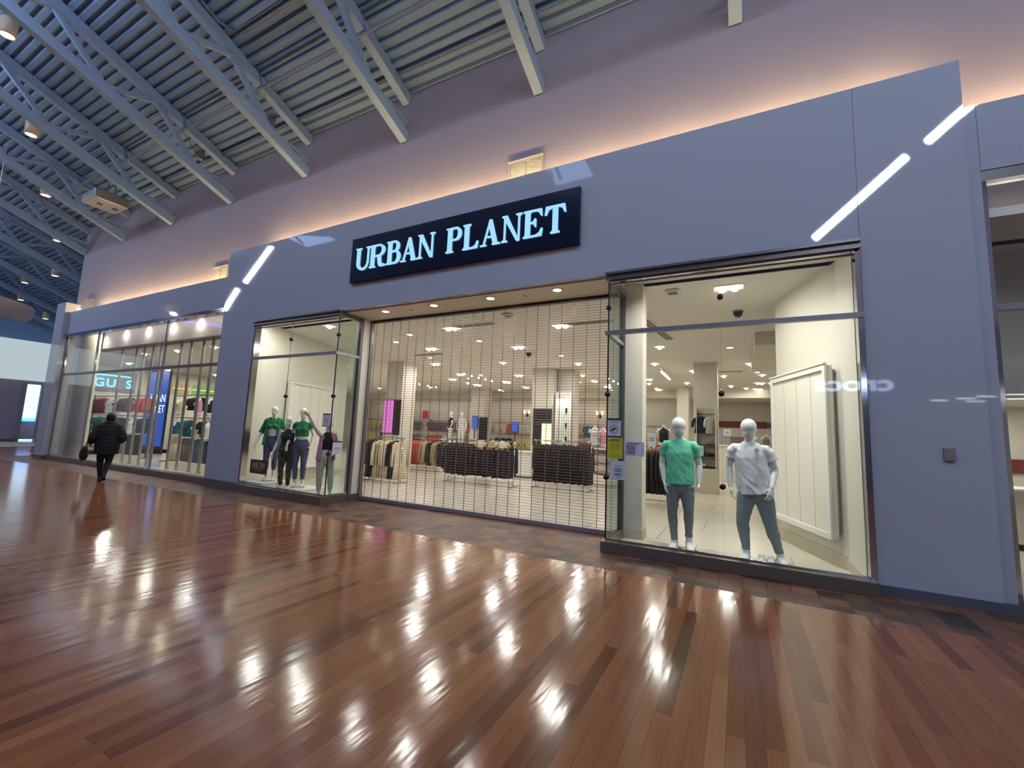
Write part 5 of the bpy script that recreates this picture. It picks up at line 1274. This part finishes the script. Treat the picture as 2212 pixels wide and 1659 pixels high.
# ================================================================ ACROSS THE CONCOURSE (seen only as reflections)
w = MB().box(-50, 5.6, -15.3, -15, 0, 6.2).box(5.6, 12, -15.3, -15, 3.9, 6.2)
struct('wall_opposite', w, 'opp_wall')
struct('wall_opposite_upper', MB().box(-50, 12, -16.9, -16.7, 6.2, 13), 'upper_paint')
struct('ceiling_opposite', MB().box(5, 12.5, -25, -15.3, 3.95, 4.0), 'white'); struct('wall_opposite_shop', MB().box(5, 12.5, -25.2, -25, 0, 4), 'store_wall')
for i, (x, y) in enumerate(((8.9, -20), (9.2, -19), (8.3, -21), (9.8, -18), (9.7, -21.5), (10.6, -20))):
    t = thing('ceiling_light', 'slim linear ceiling light in the shop across the concourse, number %s from the door' % ('three', 'two', 'four', 'one', 'five', 'six')[i], 'ceiling light', (x, y, 3.95)); MB().box(-.3, .3, -.04, .04, -.03, 0).build('diffuser', 'lamp_white', t)
t = thing('shop_sign', 'glowing rounded lower-case letters of the shop sign across the concourse', 'sign', (3.96, -14.98, 4.04), PI)
o = text_mesh('lettering', 'crocs', .8, 'sign_glow', t, (0, -.03, 0), ext=.03, bold=.022); o.scale = (2.5/o.dimensions.x, .43/max(.01, o.dimensions.y), 1)
def led(p, q, lab):
    t = thing('linear_light', lab, 'linear light', p); d = Vector(q)-Vector(p)
    MB().cyl((0, 0, 0), d, .12, 10).build('tube', 'led_white', t, True); MB().bar((0, -.08, .14), d+Vector((0, -.08, .14)), .2, .06).build('housing', 'white', t); MB().cyl(d*.2+Vector((0, -.08, .14)), (d.x*.2, -.08, roof(-9.08)-p[2]+.05), .012, 6).cyl(d*.8+Vector((0, -.08, .14)), (d.x*.8, -.08, roof(-9.08)-p[2]+.05), .012, 6).build('hanger', 'steel', t)
led((2.11, -9, 7.79), (4.30, -9, 9.80), 'long white tube light slanting over the concourse, lower right one')
led((4.81, -9, 10.15), (7.6, -9, 12.7), 'long white tube light slanting over the concourse, upper right one')
led((-24.57, -9, 12.1), (-26.82, -9, 10.16), 'long white tube light slanting over the concourse, upper left one')
led((-27.56, -9, 9.81), (-28.7, -9, 8.6), 'long white tube light slanting over the concourse, lower left one')


for i in range(9):  # unseen lamps added to brighten the deck and upper walls
    x = -43+i*5.6
    t = thing('linear_light', 'added unseen fill tube in the row hung high under the roof trusses', 'linear light', (x, -5.6, 10.6), 0, 'row of added fill tubes under the trusses')
    MB().cyl((0, 0, 0), (4.4, 0, 0), .08, 10).build('tube', 'fill_row', t, True)
    for q in (.6, 3.8): MB().cyl((q, 0, .08), (q, 0, 1.1), .01, 6).build('hanger', 'steel', t)

# pieces that sit on a part go under that part
NEST = (('sheet', 'print'), ('sheet', 'crest'), ('sheet', 'lettering'), ('jeans', 'rolled_cuff'), ('t_shirt', 'chest_badge'), ('upper', 'laces'), ('bottom_bar', 'lock'), ('housing', 'screen'), ('frame', 'louvre'), ('shade', 'lamp'), ('frame', 'lamp'),
        ('frame', 'screen'), ('housing', 'port'), ('housing', 'grille'), ('tower', 'screen'), ('tower', 'lettering'), ('card', 'lettering'), ('card', 'print'), ('header', 'header_channel'), ('sill', 'glazing_channel'), ('board', 'slat'), ('panel', 'joint'), ('panel', 'tube'), ('frame', 'slot'), ('top_chord', 'splice_plate'), ('back_plate', 'arm'), ('back_panel', 'shelf'))
for th in [o for o in COL.objects if o.parent is None]:
    for a_, b_ in NEST:
        A = [c for c in th.children if c.name.split('.')[0] == a_]; B = [c for c in th.children if c.name.split('.')[0] == b_]
        if len(A) == 1:
            for c in B: c.parent = A[0]

# ambient of the concourse: evening sky through the skylights and open ends
wd = bpy.data.worlds.new('evening'); SC.world = wd; wd.use_nodes = True
bg = wd.node_tree.nodes['Background']; bg.inputs['Color'].default_value = (.70, .80, 1., 1); bg.inputs['Strength'].default_value = .3

# ================================================================ CAMERA
cam = bpy.data.cameras.new('camera'); co = bpy.data.objects.new('camera', cam); COL.objects.link(co)
cam.sensor_fit = 'HORIZONTAL'; cam.sensor_width = 36.; cam.lens = 938.905/2212*36.; cam.clip_end = 300
yaw, pit, rol = math.radians(-27.73207861), math.radians(6.5861215), math.radians(2.35451166)
f = Vector((math.sin(yaw)*math.cos(pit), math.cos(yaw)*math.cos(pit), math.sin(pit))); r = Vector((math.cos(yaw), -math.sin(yaw), 0)); u = r.cross(f)
r2 = r*math.cos(rol)+u*math.sin(rol); u2 = -r*math.sin(rol)+u*math.cos(rol)
m = Matrix((r2, u2, -f)).transposed().to_4x4(); m.translation = Vector((0, -6.20975, 1.55)); co.matrix_world = m
SC.camera = co
SC.view_settings.view_transform = 'Standard'; SC.view_settings.look = 'None'; SC.view_settings.gamma = 1; SC.view_settings.exposure = 0.
SC.cycles.use_denoising = True; SC.cycles.max_bounces = 7; SC.cycles.diffuse_bounces = 3; SC.cycles.glossy_bounces = 4; SC.cycles.use_adaptive_sampling = True; SC.cycles.adaptive_threshold = .02; SC.cycles.transparent_max_bounces = 24
SC.cycles.sample_clamp_indirect = 6.; SC.cycles.caustics_reflective = False; SC.cycles.caustics_refractive = False
